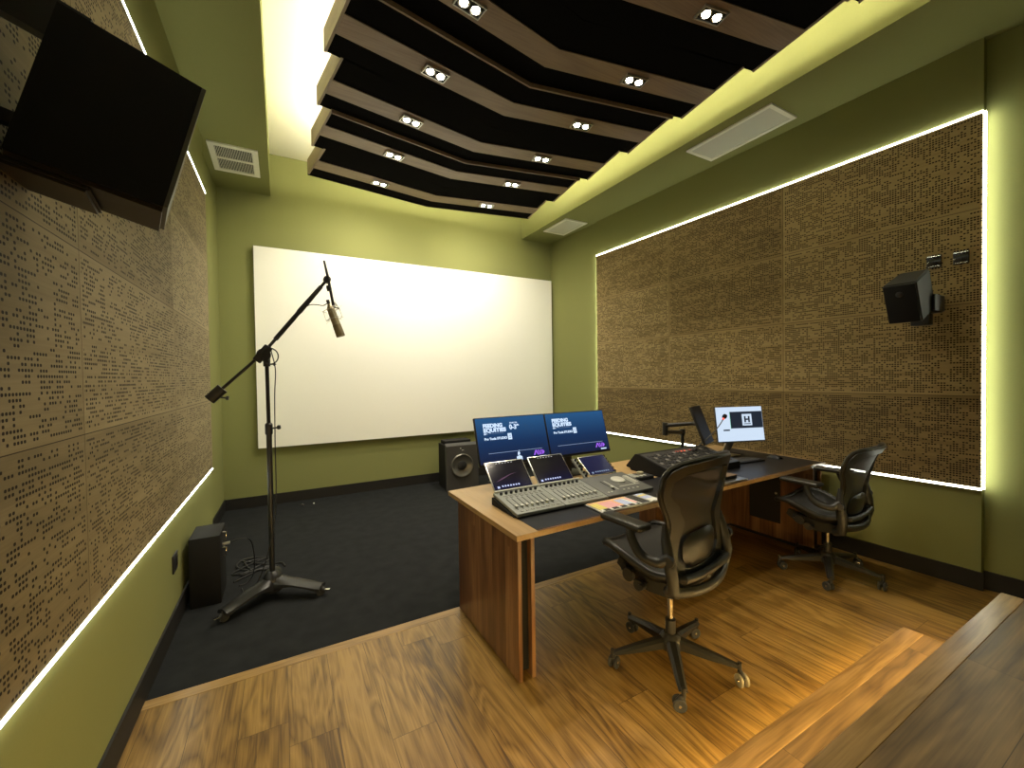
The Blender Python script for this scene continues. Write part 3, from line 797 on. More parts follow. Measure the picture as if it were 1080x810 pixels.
# ------------------------------------------------------------------ pair of desk monitors
def monitor(label, x0, full):
    t = thing('computer_monitor', label, 'monitor', (x0 + .2845, 2.66, .746), group='pair of desk monitors')
    o = Vector(t.location)
    ex = Vector((1, 0, 0)); ez = Vector((0, .095, .32)).normalized(); W, Hh = .567, .334
    BL = Vector((x0, 2.50, .92)) - o
    slab(BL, ex, ez, W, Hh, 0, .022, .003).build('housing', M_BLACK, t)
    sc = slab(BL, ex, ez, W - .012, Hh - .022, -.0008, .001, 0, .006, .016).build('screen', M_SCRBLUE, t, smooth=False)
    u = W / 1.0
    put_text('FEEDING', 'headline_text', M_TXT, sc, BL, ex, ez, .058, .262, .036, .150, .0022)
    put_text('EQUITIES', 'headline_text', M_TXT, sc, BL, ex, ez, .058, .230, .036, .175, .0022)
    put_text('the', 'small_text', M_TXT, sc, BL, ex, ez, .058, .213, .018, .030, .0008)
    put_text('Pro Tools STUDIO', 'product_text', M_TXT, sc, BL, ex, ez, .058, .176, .022, .175, .0012)
    b = B(); put_quad(b, BL, ex, ez, [(.24, .168), (.272, .168), (.272, .212), (.24, .212)])
    ic = b.build('icon', M_TXT, sc, smooth=False)
    b = B()
    for zz in (.180, .194): put_quad(b, BL, ex, ez, [(.25, zz), (.265, zz), (.265, zz + .004), (.25, zz + .004)], .0016)
    b.build('icon_mark', M_SCRBLUE, sc, smooth=False)
    b = B(); put_quad(b, BL, ex, ez, [(.075, .082), (.505, .082), (.505, .0855), (.075, .0855)]); put_quad(b, BL, ex, ez, [(.095, .2175), (.215, .2175), (.215, .219), (.095, .219)])
    b.build('divider_line', M_TXT2, sc, smooth=False)
    # purple triangle and bar logo
    b = B(); X, Z, h = .425, .040, .034
    put_quad(b, BL, ex, ez, [(X, Z), (X + .014, Z), (X + .030, Z + h), (X + .018, Z + h)]); put_quad(b, BL, ex, ez, [(X + .020, Z + h), (X + .032, Z + h), (X + .046, Z), (X + .034, Z)])
    put_quad(b, BL, ex, ez, [(X + .040, Z + h), (X + .050, Z + h), (X + .058, Z), (X + .050, Z)]); put_quad(b, BL, ex, ez, [(X + .060, Z), (X + .068, Z), (X + .068, Z + h), (X + .060, Z + h)])
    put_quad(b, BL, ex, ez, [(X + .073, Z), (X + .085, Z + .004), (X + .096, Z + h / 2), (X + .085, Z + h - .004), (X + .073, Z + h)])
    b.build('logo', M_PURPLE, sc, smooth=False)
    b = B(); put_quad(b, BL, ex, ez, [(X + .05, Z - .018), (X + .105, Z - .018), (X + .105, Z - .009), (X + .05, Z - .009)]); b.build('logo_caption', M_TXT, sc, smooth=False)
    if full:
        put_text('0-39', 'clock_text', M_TXT, sc, BL, ex, ez, .262, .240, .046, .080, .0022)
        put_text('START IN', 'small_text', M_TXT, sc, BL, ex, ez, .268, .280, .013, .060, .0006)
        b = B(); X = .285
        put_quad(b, BL, ex, ez, [(X, .018), (X + .045, .018), (X + .045, .042), (X + .03, .05), (X + .015, .05), (X, .042)])
        put_quad(b, BL, ex, ez, [(X + .012, .054), (X + .027, .054), (X + .032, .066), (X + .026, .078), (X + .014, .074)])
        put_quad(b, BL, ex, ez, [(X + .022, .079), (X + .030, .085), (X + .028, .09)])
        b.build('screen_figure', M_TXT, sc, smooth=False)
    # stand
    B().box((-.11, -.10, 0), (.11, .09, .012), .004).build('foot', M_BLACK, t)
    b = B().box((-.03, .01, .01), (.03, .045, .30), .006); b.box((-.05, -.055, .27), (.05, .04, .35), .008); b.build('stand', M_BLACK, t)
monitor('left of the two blue desk monitors, showing a countdown clock beside its headline', 1.142, True)
monitor('right of the two blue desk monitors, showing no countdown clock', 1.711, False)

# ------------------------------------------------------------------ sloped control surface under the monitors
t = thing('controller_stand', 'low black wedge stand carrying the grey fader controllers', 'stand', (1.6, 2.1, .7465))
o = Vector(t.location)
B().prism([(1.975 - o.y, 0), (2.25 - o.y, 0), (2.25 - o.y, .046), (1.975 - o.y, .006)], 1.10 - o.x, 2.14 - o.x, axis='x', bev=.002).build('wedge', M_MATTE, t, smooth=False)
ths = math.atan2(.048, .30)
EXs, EZs = Vector((1, 0, 0)), Vector((0, math.cos(ths), math.sin(ths)))
def surface(t, x0, w_, y0, z0, dep, mat):
    o = Vector(t.location); BL = Vector((x0, y0, z0)) - o
    slab(BL, EXs, EZs, w_, dep, 0, .020, .004).build('body', mat, t)
    return BL
def onslab(b, BL, x0, x1, z0, z1, h0, h1, bev=0.0):
    nrm = EXs.cross(EZs)
    Mx = Matrix(((EXs.x, EZs.x, nrm.x, BL.x), (EXs.y, EZs.y, nrm.y, BL.y), (EXs.z, EZs.z, nrm.z, BL.z), (0, 0, 0, 1)))
    return b.box((x0, z0, h0), (x1, z1, h1), bev, Mx)
def fader_unit(label, x0):
    t = thing('fader_controller', label, 'audio controller', (x0 + .16, 2.09, .765), group='pair of fader controllers')
    BL = surface(t, x0, .323, 1.946, .773, .300, M_GREY)
    nrm = EXs.cross(EZs)
    for k in range(8):
        x = .034 + k * .0345
        b = B(); onslab(b, BL, x - .002, x + .002, .050, .190, -.001, .0012)
        fd = b.build('fader', M_MATTE, t, smooth=False)
        b = B(); onslab(b, BL, x - .008, x + .008, .062, .084, .004, .015, .002); b.build('fader_cap', M_GREYL, fd)
        c = BL + EXs * x + EZs * .258
        B().lathe([(.009, 0), (.0085, .015), (0, .016)], c, nrm, 12).build('knob', M_BLACK, t)
    b = B()
    for k in range(8):
        x = .034 + k * .0345
        for z in (.022, .205, .225): onslab(b, BL, x + .003, x + .020, z, z + .010, 0, .003)
    b.build('buttons', plain('small_button_grey', (.28, .28, .25), .5), t, smooth=False)
    b = B(); onslab(b, BL, .004, .319, .284, .296, 0, .012, .003); b.build('tablet_ledge', M_GREYL, t)
fader_unit('first grey eight-fader controller, at the pale wood end of the desk', 1.105)
fader_unit('second grey eight-fader controller, between the first one and the jog wheel unit', 1.431)
t = thing('jog_controller', 'grey controller with a pale round jog wheel and a single fader', 'audio controller', (1.95, 2.09, .765))
BL = surface(t, 1.757, .390, 1.946, .773, .300, plain('jog_panel_grey', (.115, .118, .108), .5))
nrm = EXs.cross(EZs)
B().lathe([(.050, 0), (.050, .006), (.044, .010), (.037, .012), (.033, .010), (0, .010)], BL + EXs * .245 + EZs * .185, nrm, 32).build('jog_wheel', M_GREYL, t)
b = B(); onslab(b, BL, .103, .108, .060, .205, -.001, .0012); fd = b.build('fader', M_MATTE, t, smooth=False)
b = B(); onslab(b, BL, .096, .115, .075, .100, .004, .015, .002); b.build('fader_cap', M_GREYL, fd)
b = B(); onslab(b, BL, .175, .355, .090, .097, 0, .0012); onslab(b, BL, .316, .323, .097, .220, 0, .0012); b.build('white_line', M_GREYL, t, smooth=False)
b = B(); onslab(b, BL, .133, .139, .060, .205, 0, .001); b.build('white_line', M_GREYL, t, smooth=False)
b = B()
for k in range(7): onslab(b, BL, .330, .362, .110 + k * .018, .122 + k * .018, 0, .003)
b.build('side_buttons', M_GREYL, t, smooth=False)
for x in (.03, .055, .16, .20, .24, .28):
    b = B(); onslab(b, BL, x, x + .014, .038, .048, 0, .003); b.build('button', M_GREYL, t, smooth=False)
for x in (.085, .348):
    b = B()
    c0 = BL + EXs * x + EZs * .292 + Vector((0, .030, -.014))
    up = Vector((0, .150, .108))
    b.hexa([c0 + Vector((-.014, -.010, 0)), c0 + Vector((.014, -.010, 0)), c0 + Vector((.014, .01, -.006)), c0 + Vector((-.014, .01, -.006)),
            c0 + up + Vector((-.014, -.008, .006)), c0 + up + Vector((.014, -.008, .006)), c0 + up + Vector((.014, .012, 0)), c0 + up + Vector((-.014, .012, 0))])
    arm = b.build('tablet_arm', M_GREY, t, smooth=False)
    for k in range(6):
        c1_ = c0 + up * (.10 + .16 * k) + Vector((0, -.012, .012))
        B().lathe([(.008, -.008), (.008, .006), (0, .007)], c1_, (0, -.6, .8), 10).build('knob', M_MATTE, arm)

def tablet(label, x0, w_, zt, mat, extra):
    t = thing('tablet_computer', label, 'tablet', (x0 + w_ / 2, 2.25, .822), group='tablets on the controllers')
    o = Vector(t.location)
    ex = Vector((1, 0, 0)); ez = Vector((0, .145, zt - .822)); Hh = ez.length; ez.normalize()
    BL = Vector((x0, 2.238, .826)) - o
    slab(BL, ex, ez, w_, Hh, 0, .008, .004).build('case', M_ALU, t)
    sc = slab(BL, ex, ez, w_ - .014, Hh - .014, -.0008, .001, .0, .007, .007).build('screen', mat, t, smooth=False)
    b = B()
    for k in range(7):
        put_quad(b, BL, ex, ez, [(.062 + k * .019, .022), (.073 + k * .019, .022), (.073 + k * .019, .033), (.062 + k * .019, .033)])
    put_quad(b, BL, ex, ez, [(.030, .016), (.046, .016), (.046, .030), (.030, .030)])
    b.build('screen_icons', glow('tablet_icons', (.55, .62, .95), .55) if extra else M_TXT2, sc, smooth=False)
    b = B()
    for k in range(6 if extra else 0):
        put_quad(b, BL, ex, ez, [(.075 + k * .022, Hh - .020), (.085 + k * .022, Hh - .020), (.085 + k * .022, Hh - .015), (.075 + k * .022, Hh - .015)])
    if extra: b.build('menu_icons', glow('tablet_menu', (.6, .6, .6), .5), sc, smooth=False)
    return t, sc, BL, ex, ez
t1, sc, BL, ex, ez = tablet('leftmost of the three tablets, resting on the first grey fader controller', 1.114, .280, .972, M_SCRTAB, True)
tablet('middle of the three tablets, resting on the second grey fader controller', 1.431, .283, .974, M_SCRTAB, True)
tablet('rightmost of the three tablets, on the controller with the jog wheel', 1.855, .237, .928, M_SCRTAB3, False)
b = B(); pts = [(.030, .060), (.085, .085), (.150, .105), (.205, .112), (.150, .101), (.085, .075)]
put_quad(b, BL, ex, ez, [pts[0], pts[5], pts[1]]); put_quad(b, BL, ex, ez, [pts[1], pts[5], pts[4], pts[2]]); put_quad(b, BL, ex, ez, [pts[2], pts[4], pts[3]])
b.build('screen_streak', glow('tablet_streak', (.10, .04, .09), .5), sc, smooth=False)

# small remote with white keys
t = thing('monitor_remote', 'small dark remote box with white keys and a pale knob behind the jog controller', 'audio controller', (2.295, 2.245, .7465), 0)
B().box((-.115, -.06, 0), (.12, .06, .026), .004).build('case', M_DARK, t)
b = B()
for i in range(5):
    for j in range(3):
        if not (i > 2 and j > 0): b.box((-.10 + i * .034, -.045 + j * .033, .025), (-.076 + i * .034, -.021 + j * .033, .032), .002)
b.build('keys', M_GREYL, t)
B().lathe([(.024, .025), (.023, .042), (0, .043)], (.06, .02, 0), n=24).build('knob', plain('pale_gold_knob', (.5, .45, .28), .4), t)

# ------------------------------------------------------------------ coloured shortcut keyboard
t = thing('editing_keyboard', 'silver keyboard with pastel coloured keys at the front edge of the desk', 'keyboard', (1.553, 1.770, .7465), -.01)
KW, KD = .475, .170
B().box((0, 0, 0), (KW, KD, .009), .003).build('case', M_ALU, t)
B().box((.006, .006, .008), (KW - .006, KD - .006, .0098)).build('key_bed', M_GREYL, t, smooth=False)
kc = {'keys_yellow': keymat('key_yellow', (.85, .72, .22)), 'keys_pink': keymat('key_pink', (.88, .48, .50)), 'keys_blue': keymat('key_blue', (.55, .62, .88)), 'keys_white': keymat('key_white', (.85, .84, .78)), 'keys_black': keymat('key_black', (.05, .05, .048)), 'keys_orange': keymat('key_orange', (.9, .55, .28))}
kn = list(kc); kb = B()
p = .0206
for r in range(6):
    for c in range(22):
        x = .012 + c * p - (.005 if c > 14 else 0) - (.005 if c > 18 else 0); y = .012 + r * .0252
        if c in (14, 18): continue
        if r == 0 and c < 14: n = 'keys_black' if c % 3 else 'keys_white'
        elif c < 14:
            n = ['keys_yellow', 'keys_yellow', 'keys_yellow', 'keys_pink', 'keys_pink', 'keys_pink', 'keys_pink', 'keys_pink', 'keys_orange', 'keys_blue', 'keys_blue', 'keys_blue', 'keys_white', 'keys_pink'][c]
            if r == 5: n = 'keys_orange'
            if r == 4 and 2 < c < 7: n = 'keys_pink'
        elif c < 18: n = 'keys_black'
        else: n = 'keys_yellow' if r == 4 else ('keys_blue' if r > 1 else 'keys_white')
        kb.box((x, y, .0095), (x + p - .0028, y + .0235, .0135), .0012, seg=1); kb.paint(kn.index(n))
kb.build('keys', [kc[n] for n in kn], t, smooth=False)

# ------------------------------------------------------------------ black mixing controller, closed laptop, right-hand keyboard and mouse
t = thing('mixing_console', 'black wedge-shaped mixing console with rows of small lit keys', 'mixing console', (2.88, 2.28, .7465))
o = Vector(t.location)
prof = [(2.06, .7465), (2.06, .800), (2.40, .886), (2.435, .884), (2.535, .775), (2.525, .765), (2.49, .766), (2.48, .7465)]
B().prism([(p[0] - o.y, p[1] - o.z) for p in prof], 2.475 - o.x, 3.275 - o.x, axis='x', bev=.003).build('cabinet', M_MATTE, t, smooth=False)
ths2 = math.atan2(.086, .34); EZ2 = Vector((0, math.cos(ths2), math.sin(ths2))); EX2 = Vector((1, 0, 0)); N2 = EX2.cross(EZ2)
BL2 = Vector((2.485, 2.062, .8008)) - o
M2 = Matrix(((EX2.x, EZ2.x, N2.x, BL2.x), (EX2.y, EZ2.y, N2.y, BL2.y), (EX2.z, EZ2.z, N2.z, BL2.z), (0, 0, 0, 1)))
B().box((.0, .0, 0), (.78, .335, .003), 0, M2).build('top_panel', M_DARK, t, smooth=False)
b = B()
for i in range(20):
    for j in range(6):
        x = .025 + i * .037; z = .04 + j * .045
        b.box((x, z, .003), (x + .020, z + .030, .009), .002, M2, seg=1); b.paint(0 if (i * 7 + j * 5) % 9 > 1 else 1)
b.build('keys', [M_BLACK, plain('pale_grey_key', (.22, .21, .19), .5)], t, smooth=False)
b = B()
for k in range(4): b.box((.36 + k * .05, .285, .003), (.385 + k * .05, .297, .008), 0, M2)
b.build('red_lights', glow('button_red', (1.0, .16, .08), .8), t, smooth=False)
B().box((.575, .285, .003), (.60, .297, .008), 0, M2).build('green_light', glow('button_green', (.15, .9, .5), .8), t, smooth=False)

t = thing('laptop_computer', 'flat silver slab at the desk front edge, before the black mixing console', 'laptop', (2.74, 1.91, .7465))
B().box((-.20, -.12, 0), (.20, .115, .014), .005).build('case', M_ALU, t)
t = thing('notebook', 'dark notebook with a brown cover lying on the flat silver slab', 'notebook', (2.73, 1.925, .7605))
B().box((-.16, -.085, 0), (.155, .09, .022), .003).build('pages', M_MATTE, t)
B().box((-.162, -.088, .022), (.157, .092, .025), .001).build('cover', M_PAPER, t)

def black_keyboard():
    t = thing('computer_keyboard', 'black keyboard on the dark desk top in front of the white screen', 'keyboard', (3.49, 2.20, .7465), -.12)
    B().box((-.22, -.075, 0), (.22, .075, .016), .005).build('case', M_BLACK, t)
    b = B()
    for r in range(5):
        for c in range(20): b.box((-.205 + c * .0205, -.062 + r * .025, .0155), (-.188 + c * .0205, -.041 + r * .025, .020), .001, seg=1)
    b.build('keys', M_DARK, t, smooth=False)
black_keyboard()
t = thing('computer_mouse', 'black mouse on the desk near the wall, right of the black keyboard', 'mouse', (3.90, 2.13, .7465), -.1)
B().grid(lambda u, v: Vector(((u - .5) * .060, (v - .5) * .11, .034 * max(0, math.sin(math.pi * min(max(u, .0), 1))) ** .5 * max(0, math.sin(math.pi * (.08 + .84 * v))) ** .6)), 10, 14).build('shell', M_BLACK, t)
tag(B().box((-.30, -.10, 0), (.26, .10, .003), .001).build('desk_mat', M_MATTE, loc=(3.60, 2.47, .7466)), 'dark mat on the desk under the foot of the white screen', 'mat')

# ------------------------------------------------------------------ white computer screen
t = thing('computer_screen', 'computer screen showing a white page with a dark panel and an H emblem', 'monitor', (3.66, 2.42, .7496))
o = Vector(t.location)
ex = Vector((.4563, -.15, 0)).normalized(); ez = Vector((-.03, -.05, 0)); ez = Vector((.0, .05, .32)) ; ez = (ez - ex * ez.dot(ex)).normalized(); W, Hh = .482, .322
BL = Vector((3.392, 2.335, .900)) - o
slab(BL, ex, ez, W, Hh, 0, .016, .003).build('housing', M_BLACK, t)
sc = slab(BL, ex, ez, W - .008, Hh - .016, -.0008, .001, 0, .004, .012).build('screen', M_SCRW, t, smooth=False)
b = B(); put_quad(b, BL, ex, ez, [(.145, .125), (W - .006, .125), (W - .006, .275), (.145, .275)]); put_quad(b, BL, ex, ez, [(.065, .105), (.13, .105), (.13, .118), (.065, .118)]); b.build('dark_panel', M_SCRD, sc, smooth=False)
b = B(); put_quad(b, BL, ex, ez, [(.141, .120), (.1445, .120), (.1445, .275), (.141, .275)]); b.build('green_line', M_SCRG, sc, smooth=False)
b = B(); put_quad(b, BL, ex, ez, [(.265, .148), (.365, .148), (.365, .252), (.265, .252)], .0014); b.build('emblem_tile', M_SCRW, sc, smooth=False)
put_text('H', 'emblem_letter', M_SCRD, sc, BL + ex.cross(ez) * .0008, ex, ez, .285, .180, .070, .058, .004)
b = B(); put_quad(b, BL, ex, ez, [(.28, .160), (.35, .160), (.35, .167), (.28, .167)], .0018); b.build('emblem_caption', M_SCRD, sc, smooth=False)
B().box((-.10, -.06, 0), (.10, .08, .008), .003).build('foot', M_ALU, t)
B().hexa([(-.05, .03, .006), (.05, .03, .006), (.05, .045, .006), (-.05, .045, .006), (-.05, -.085, .30), (.05, -.115, .30), (.05, -.10, .30), (-.05, -.07, .30)]).build('stand', M_ALU, t, smooth=False)

# dark monitor on a desk arm
t = thing('arm_monitor', 'dark switched-off display on a folding desk arm beside the white screen', 'monitor', (3.40, 2.72, .7455))
o = Vector(t.location)
ex = Vector((.93, .37, 0)).normalized(); nf = Vector((ex.y, -ex.x, 0)); ez = (Vector((0, 0, 1)) * math.cos(.36) - nf * math.sin(.36)).normalized()
W, Hh = .27, .335; Cc = Vector((3.165, 2.325, 1.085)); BL = Cc - ex * W / 2 - ez * Hh / 2 - o
hs = slab(BL, ex, ez, W, Hh, 0, .020, .004).build('housing', M_BLACK, t)
slab(BL, ex, ez, W - .012, Hh - .012, -.0008, .001, 0, .006, .006).build('screen', plain('screen_off', (.006, .005, .004), .6), hs, smooth=False)
b = B().cyl((0, 0, 0), (0, 0, .22), .016); b.lathe([(.05, 0), (.05, .010), (.02, .014), (.02, .03)], n=20); b.build('post', M_BLACKM, t)
P1 = Vector((3.40, 2.72, .955)) - o; P2 = Vector((3.02, 2.60, 1.00)) - o; P3 = Vector((3.02, 2.60, 1.06)) - o; P4 = Vector((3.16, 2.42, 1.085)) - o
b = B().tube([P1, P2], [.020, .018], 12); b.cyl(P1 - Vector((0, 0, .03)), P1 + Vector((0, 0, .03)), .026); b.build('lower_arm', M_BLACKM, t)
b = B().tube([P3, P4], [.020, .016], 12); b.cyl(P2 - Vector((0, 0, .025)), P3 + Vector((0, 0, .025)), .024); b.build('upper_arm', M_BLACKM, t)
b = B().cyl(P4, Cc - o - nf * .018, .018); b.box(Vector((-.045, -.006, -.045)) , Vector((.045, .006, .045)), .003, Matrix.Translation(Cc - o - nf * .026) @ Matrix.Rotation(math.atan2(ex.y, ex.x), 4, 'Z')); b.build('head_joint', M_BLACKM, t)

# gooseneck talkback microphone
t = thing('gooseneck_microphone', 'thin gooseneck microphone with a red ring rising from the black mixing console', 'microphone', (3.03, 2.30, .876))
hd = Vector((.235, -.10, .262))
B().lathe([(.022, 0), (.022, .012), (.010, .02)], n=18).build('base', M_BLACK, t)
nk = bez((0, 0, .015), (.04, -.06, .09), (.12, -.11, .15), hd, 18)
B().tube(nk, .0042, 8).build('neck', M_DARK, t)
dv = (nk[-1] - nk[-2]).normalized()
B().lathe([(.007, -.010), (.009, -.006), (.009, .004), (.007, .006)], hd, dv, 14).build('red_ring', glow('ring_red', (1.0, .12, .08), .9), t)
B().lathe([(.010, .004), (.017, .014), (.019, .028), (.015, .042), (0, .048)], hd, dv, 18).build('foam_head', M_MATTE, t)

# ------------------------------------------------------------------ mesh office chairs
def interp(tab, t):
    for (a, va), (b_, vb) in zip(tab, tab[1:]):
        if t <= b_:
            f = (t - a) / (b_ - a); f = f * f * (3 - 2 * f) if True else f
            return va + (vb - va) * f
    return tab[-1][1]
def make_chair(label):
    t = thing('office_chair', label, 'chair', (0, 0, 0), group='mesh office chairs')
    # five-star base
    hub = B().lathe([(.030, .085), (.058, .090), (.062, .125), (.050, .150), (.034, .165)], n=24).build('base_hub', M_CHAIRA, t)
    for k in range(5):
        a = math.radians(A0 + 72 * k); d = Vector((math.cos(a), math.sin(a), 0)); s = Vector((-d.y, d.x, 0))
        b = B(); rings = []
        for i in range(9):
            u = i / 8; r = .03 + .285 * u
            zt = .150 - .045 * u - .012 * u * u; zb = .100 - .030 * u + .012 * u * u; ww = .030 - .010 * u
            rings.append([b.bm.verts.new(d * r + s * x * ww + Vector((0, 0, z))) for x, z in ((-1, zb), (-1, zt - .012), (-.5, zt), (.5, zt), (1, zt - .012), (1, zb))])
        for p, q in zip(rings, rings[1:]):
            for j in range(6): b.bm.faces.new((p[j], p[(j + 1) % 6], q[(j + 1) % 6], q[j]))
        b.bm.faces.new(rings[0]); b.bm.faces.new(rings[-1][::-1])
        b.build('base_leg', M_CHAIRA, t)
        e = d * .318; a2 = a + 1.0 + k * .7; w_ = Vector((math.cos(a2), math.sin(a2), 0)); f_ = Vector((-w_.y, w_.x, 0)) * .018
        b = B().cyl(e + Vector((0, 0, .060)), e + Vector((0, 0, .105)), .010)
        b.tube([e + Vector((0, 0, .066)), e + f_ * .6 + Vector((0, 0, .062)), e + f_ * 1.4 + Vector((0, 0, .045)), e + f_ + Vector((0, 0, .030))], .011, 8)
        cst = b.build('caster', M_CHAIRP, t)
        c = e + f_ + Vector((0, 0, .030))
        for s2 in (-1, 1):
            b = B().lathe([(.012, .008), (.026, .008), (.030, .011), (.030, .020), (.026, .023), (.010, .021), (0, .021)], c, w_ * s2, 22)
            b.build('wheel', M_TYREL if k == PALE else M_RUBBER, cst)
            B().lathe([(.008, .0212), (.007, .0235), (0, .024)], c, w_ * s2, 10).build('axle_cap', M_CHROME, cst)
    B().cyl((0, 0, .16), (0, 0, .235), .026).build('outer_column', M_CHAIRP, t)
    B().cyl((0, 0, .20), (0, 0, .40), .0135).build('gas_piston', M_CHROME, t)
    up = []
    # seat
    ys, zs = (-.20, .27), .500
    hw = lambda v: interp([(0, .205), (.3, .235), (.7, .250), (.92, .225), (1, .19)], v)
    def sz(u, v):
        return zs - .018 * (1 - u * u) + interp([(0, .005), (.30, -.012), (.80, .052), (.92, .055), (1, .034)], v)
    def sp(u, v): return Vector((u * hw(v), ys[0] + (ys[1] - ys[0]) * v, sz(u, v)))
    up.append(B().grid(lambda a, c: sp(a * 2 - 1, c), 14, 16, .006).build('seat', M_MESH, t))
    rim = [sp(1, i / 16) for i in range(17)] + [sp(1 - i / 4, 1) for i in range(1, 9)] + [sp(-1, 1 - i / 16) for i in range(1, 17)] + [sp(-1 + i / 4, 0) for i in range(1, 8)]
    up.append(B().tube(rim, .019, 10, closed=True, flat=1.0).build('seat_frame', M_CHAIRP, t))
    for s in (-1, 1):      # deep side cheeks under the rim
        b = B()
        n = 12; A = []; C_ = []
        for i in range(n + 1):
            v = .05 + .85 * i / n; p_ = sp(s, v)
            A.append(p_ + Vector((s * .004, 0, -.004))); C_.append(p_ + Vector((-s * .03, 0, -.022 - .035 * math.sin(math.pi * min(1, i / n)))))
        va = [b.bm.verts.new(q) for q in A]; vc = [b.bm.verts.new(q) for q in C_]
        for i in range(n): b.bm.faces.new((va[i], va[i + 1], vc[i + 1], vc[i]))
        bmesh.ops.solidify(b.bm, geom=b.bm.faces[:], thickness=.008)
        up.append(b.build('seat_cheek', M_CHAIRP, t))
    # tilt mechanism
    b = B().prism([(-.17, .415), (-.10, .375), (.06, .365), (.15, .395), (.17, .435), (.05, .445), (-.15, .452)], -.075, .075, axis='x', bev=.010)
    for s in (-1, 1):
        b.tube([(s * .07, .10, .405), (s * .15, .13, .41), (s * .205, .14, .445)], [.026, .022, .018], 10)
        b.tube([(s * .07, -.08, .400), (s * .16, -.13, .40), (s * .225, -.165, .435)], [.030, .027, .022], 10)
        b.lathe([(.032, -.012), (.034, 0), (.030, .012)], (s * .215, .10, .425), (1, 0, 0), 18)
        b.lathe([(.026, -.012), (.028, 0), (.024, .012)], (s * .20, .05, .385), (1, 0, 0), 18)
    for s in (-1, 1):
        b.prism([(.20, .470), (.215, .430), (.14, .380), (.02, .352), (-.10, .362), (-.19, .405), (-.20, .455), (-.10, .425), (.04, .430)], s * .150 - .014, s * .150 + .014, axis='x')
    b.cyl((0, 0, .33), (0, 0, .39), .036)
    up.append(b.build('tilt_mechanism', M_CHAIRP, t))
    b = B()
    for s, yk in ((-1, .03), (1, .06)):
        b.cyl((s * .09, yk, .40), (s * .19, yk, .388), .006); b.lathe([(.014, 0), (.018, .012), (.014, .035), (0, .037)], (s * .185, yk, .388), (s, 0, -.1), 14)
    up.append(b.build('adjust_knobs', M_BLACK, t))
    # backrest
    zb, zt = .480, 1.035
    def yb_(z, x): 
        f = (z - zb) / (zt - zb)
        return -.165 - .060 * f + .030 * math.sin(math.pi * f * 1.1) + .80 * x * x * (.5 + .5 * f) 
    OUT = [(0, .175), (.10, .235), (.25, .248), (.46, .232), (.78, .298), (.90, .296), (.96, .272), (1, .22)]
    INN = [(0, .14), (.12, .190), (.28, .172), (.46, .140), (.62, .180), (.80, .252), (.92, .248), (1, .185)]
    def side(tab, z0, z1, n):
        return [(interp(tab, i / n), z0 + (z1 - z0) * i / n) for i in range(n + 1)]
    n = 28
    o_r = side(OUT, zb, zt, n); i_r = side(INN, zb + .045, zt - .042, n)
    def top_arc(hw_, z, lift, m=10): return [(hw_ * (1 - 2 * i / m), z + lift * (1 - (1 - 2 * i / m) ** 2)) for i in range(1, m)]
    outer = o_r + top_arc(.22, zt, .016) + [(-x, z) for x, z in reversed(o_r)] + [(-x, z) for x, z in top_arc(.175, zb, -.012)]
    inner = i_r + top_arc(.185, zt - .042, .014) + [(-x, z) for x, z in reversed(i_r)] + [(-x, z) for x, z in top_arc(.14, zb + .045, -.01)]
    b = B()
    vo = [b.bm.verts.new((x, yb_(z, x), z)) for x, z in outer]; vi = [b.bm.verts.new((x, yb_(z, x) + .006, z)) for x, z in inner]
    m = len(outer)
    for i in range(m): b.bm.faces.new((vo[i], vo[(i + 1) % m], vi[(i + 1) % m], vi[i]))
    bmesh.ops.recalc_face_normals(b.bm, faces=b.bm.faces[:])
    bmesh.ops.solidify(b.bm, geom=b.bm.faces[:], thickness=.020)
    bk = b.build('back_frame', M_CHAIRP, t)
    up.append(bk)
    up.append(B().tube([Vector((x, yb_(z, x), z)) for x, z in outer], .0135, 8, closed=True).build('back_rim', M_CHAIRA, t))
    def bp(u, v):
        z = zb + .04 + (zt - zb - .078) * v; x = (u * 2 - 1) * (interp(INN, v) + .006)
        if v > .99: z = zb + .04 + (zt - zb - .078)
        return Vector((x, yb_(z, x) + .004 + (0.014 * (v - .97) / .03 * (1 - (u * 2 - 1) ** 2) * 0), z + (.014 * (1 - (u * 2 - 1) ** 2) if v > .99 else 0)))
    up.append(B().grid(bp, 16, 30).build('back_mesh', M_MESH, t))
    # lumbar pad, rear uprights, lower rail
    def lp(u, v):
        th = 2 * math.pi * u; rr = v
        x = .155 * rr * math.copysign(abs(math.cos(th)) ** .7, math.cos(th)); dz = .085 * rr * math.copysign(abs(math.sin(th)) ** .7, math.sin(th))
        return Vector((x, yb_(.60, x) - .012 - .016 * (1 - rr ** 3), .600 + dz + .25 * x * x))
    b = B().grid(lp, 32, 6); bmesh.ops.remove_doubles(b.bm, verts=b.bm.verts[:], dist=.0004)
    bmesh.ops.recalc_face_normals(b.bm, faces=b.bm.faces[:]); bmesh.ops.solidify(b.bm, geom=b.bm.faces[:], thickness=.010)
    up.append(b.build('lumbar_pad', M_BLACKM, t))
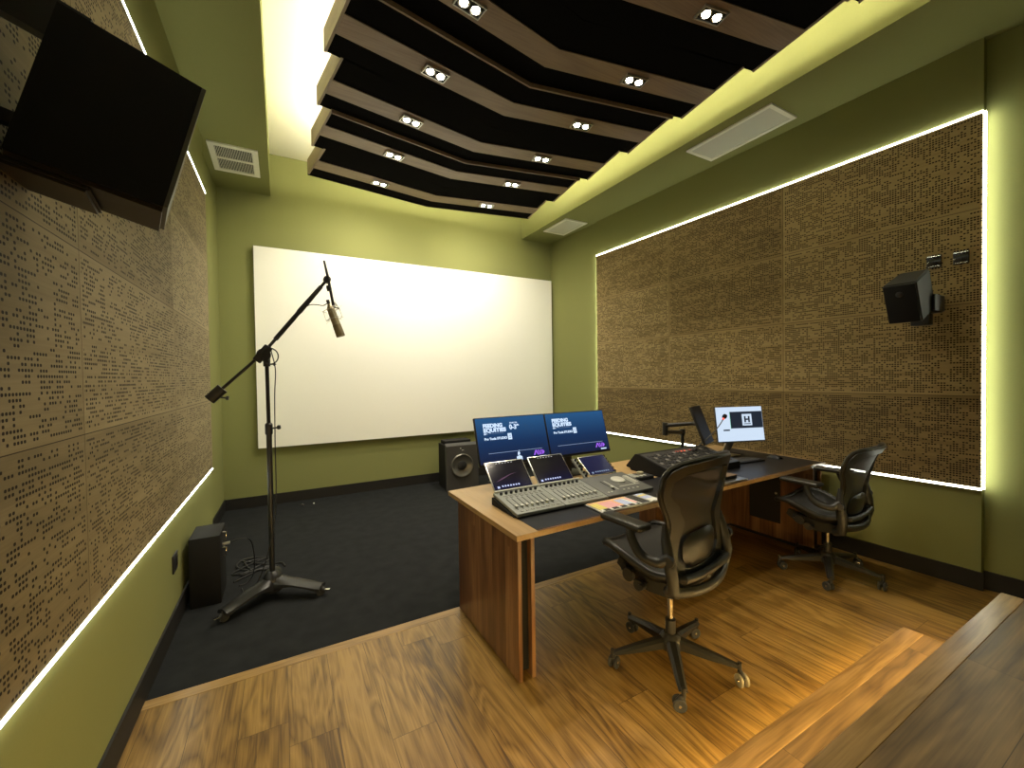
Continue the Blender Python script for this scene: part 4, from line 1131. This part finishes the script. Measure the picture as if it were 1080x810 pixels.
    for s in (-1, 1):
        up.append(B().tube([(s * .215, -.12, .425), (s * .245, -.165, .455), (s * .262, -.170, .52), (s * .264, -.155, .60), (s * .256, -.135, .68), (s * .243, -.122, .75)], [.024, .029, .029, .027, .023, .012], 12).build('back_upright', M_CHAIRP, t))
    rail = [Vector((x, -.165 - .05 * (1 - (x / .25) ** 2), .447 - .022 * (1 - (x / .25) ** 2))) for x in [(-.25 + .5 * i / 12) for i in range(13)]]
    up.append(B().tube(rail, .020, 10, flat=1.3).build('lower_rail', M_CHAIRP, t))
    # arms
    for s in (-1, 1):
        sup = spline([(s * .266, -.160, .615), (s * .300, -.120, .585), (s * .318, -.04, .605), (s * .315, .01, .665), (s * .305, .025, .712)], 5)
        arm = B().tube(sup, [.026 - .006 * i / (len(sup) - 1) for i in range(len(sup))], 10).build('armrest', M_CHAIRP, t)
        pd = B().box((-.045, -.125, -.016), (.045, .135, .016), .014, Matrix.Translation((s * .300, .055, .730)) @ Matrix.Rotation(s * .10, 4, 'Z'), seg=3).build('arm_pad', M_CHAIRA, arm)
        b = B().lathe([(.026, -.01), (.028, 0), (.024, .012), (0, .014)], (s * .285, -.165, .60), (s, -.2, 0), 16); b.build('height_wheel', M_BLACK, arm)
        up.append(arm)
    return t, up
A0, PALE = 5.0, 4
c1, up1 = make_chair('dark mesh office chair in front of the coloured keyboard, seen from behind')
c1.location = (1.765, 1.495, 0); c1.rotation_euler = (0, 0, math.radians(9))
c2 = dup(c1, 'dark mesh office chair near the perforated wall, at the far end of the desk', (3.585, 1.575, 0), math.radians(5))
UPPER = {u.name.split('.')[0] for u in up1}
for ch in c1.children:
    if ch.name.split('.')[0] in UPPER: ch.location.z += .075      # this chair is set higher
for ch in c2.children:
    nm = ch.name.split('.')[0]
    if nm in ('back_frame', 'back_rim', 'back_mesh', 'lumbar_pad', 'back_upright'):  # and this one leans back a little
        ch.rotation_euler.x = .12; ch.location.y += .055; ch.location.z -= .015
    if nm in ('base_leg', 'caster'): ch.rotation_euler.z = math.radians(53)
for ch in c2.children:
    if ch.name.startswith('caster'):
        for wh in ch.children:
            if wh.data.materials[0] == M_TYREL:      # only the other chair has a pale tyre
                wh.data = wh.data.copy(); wh.data.materials[0] = M_RUBBER
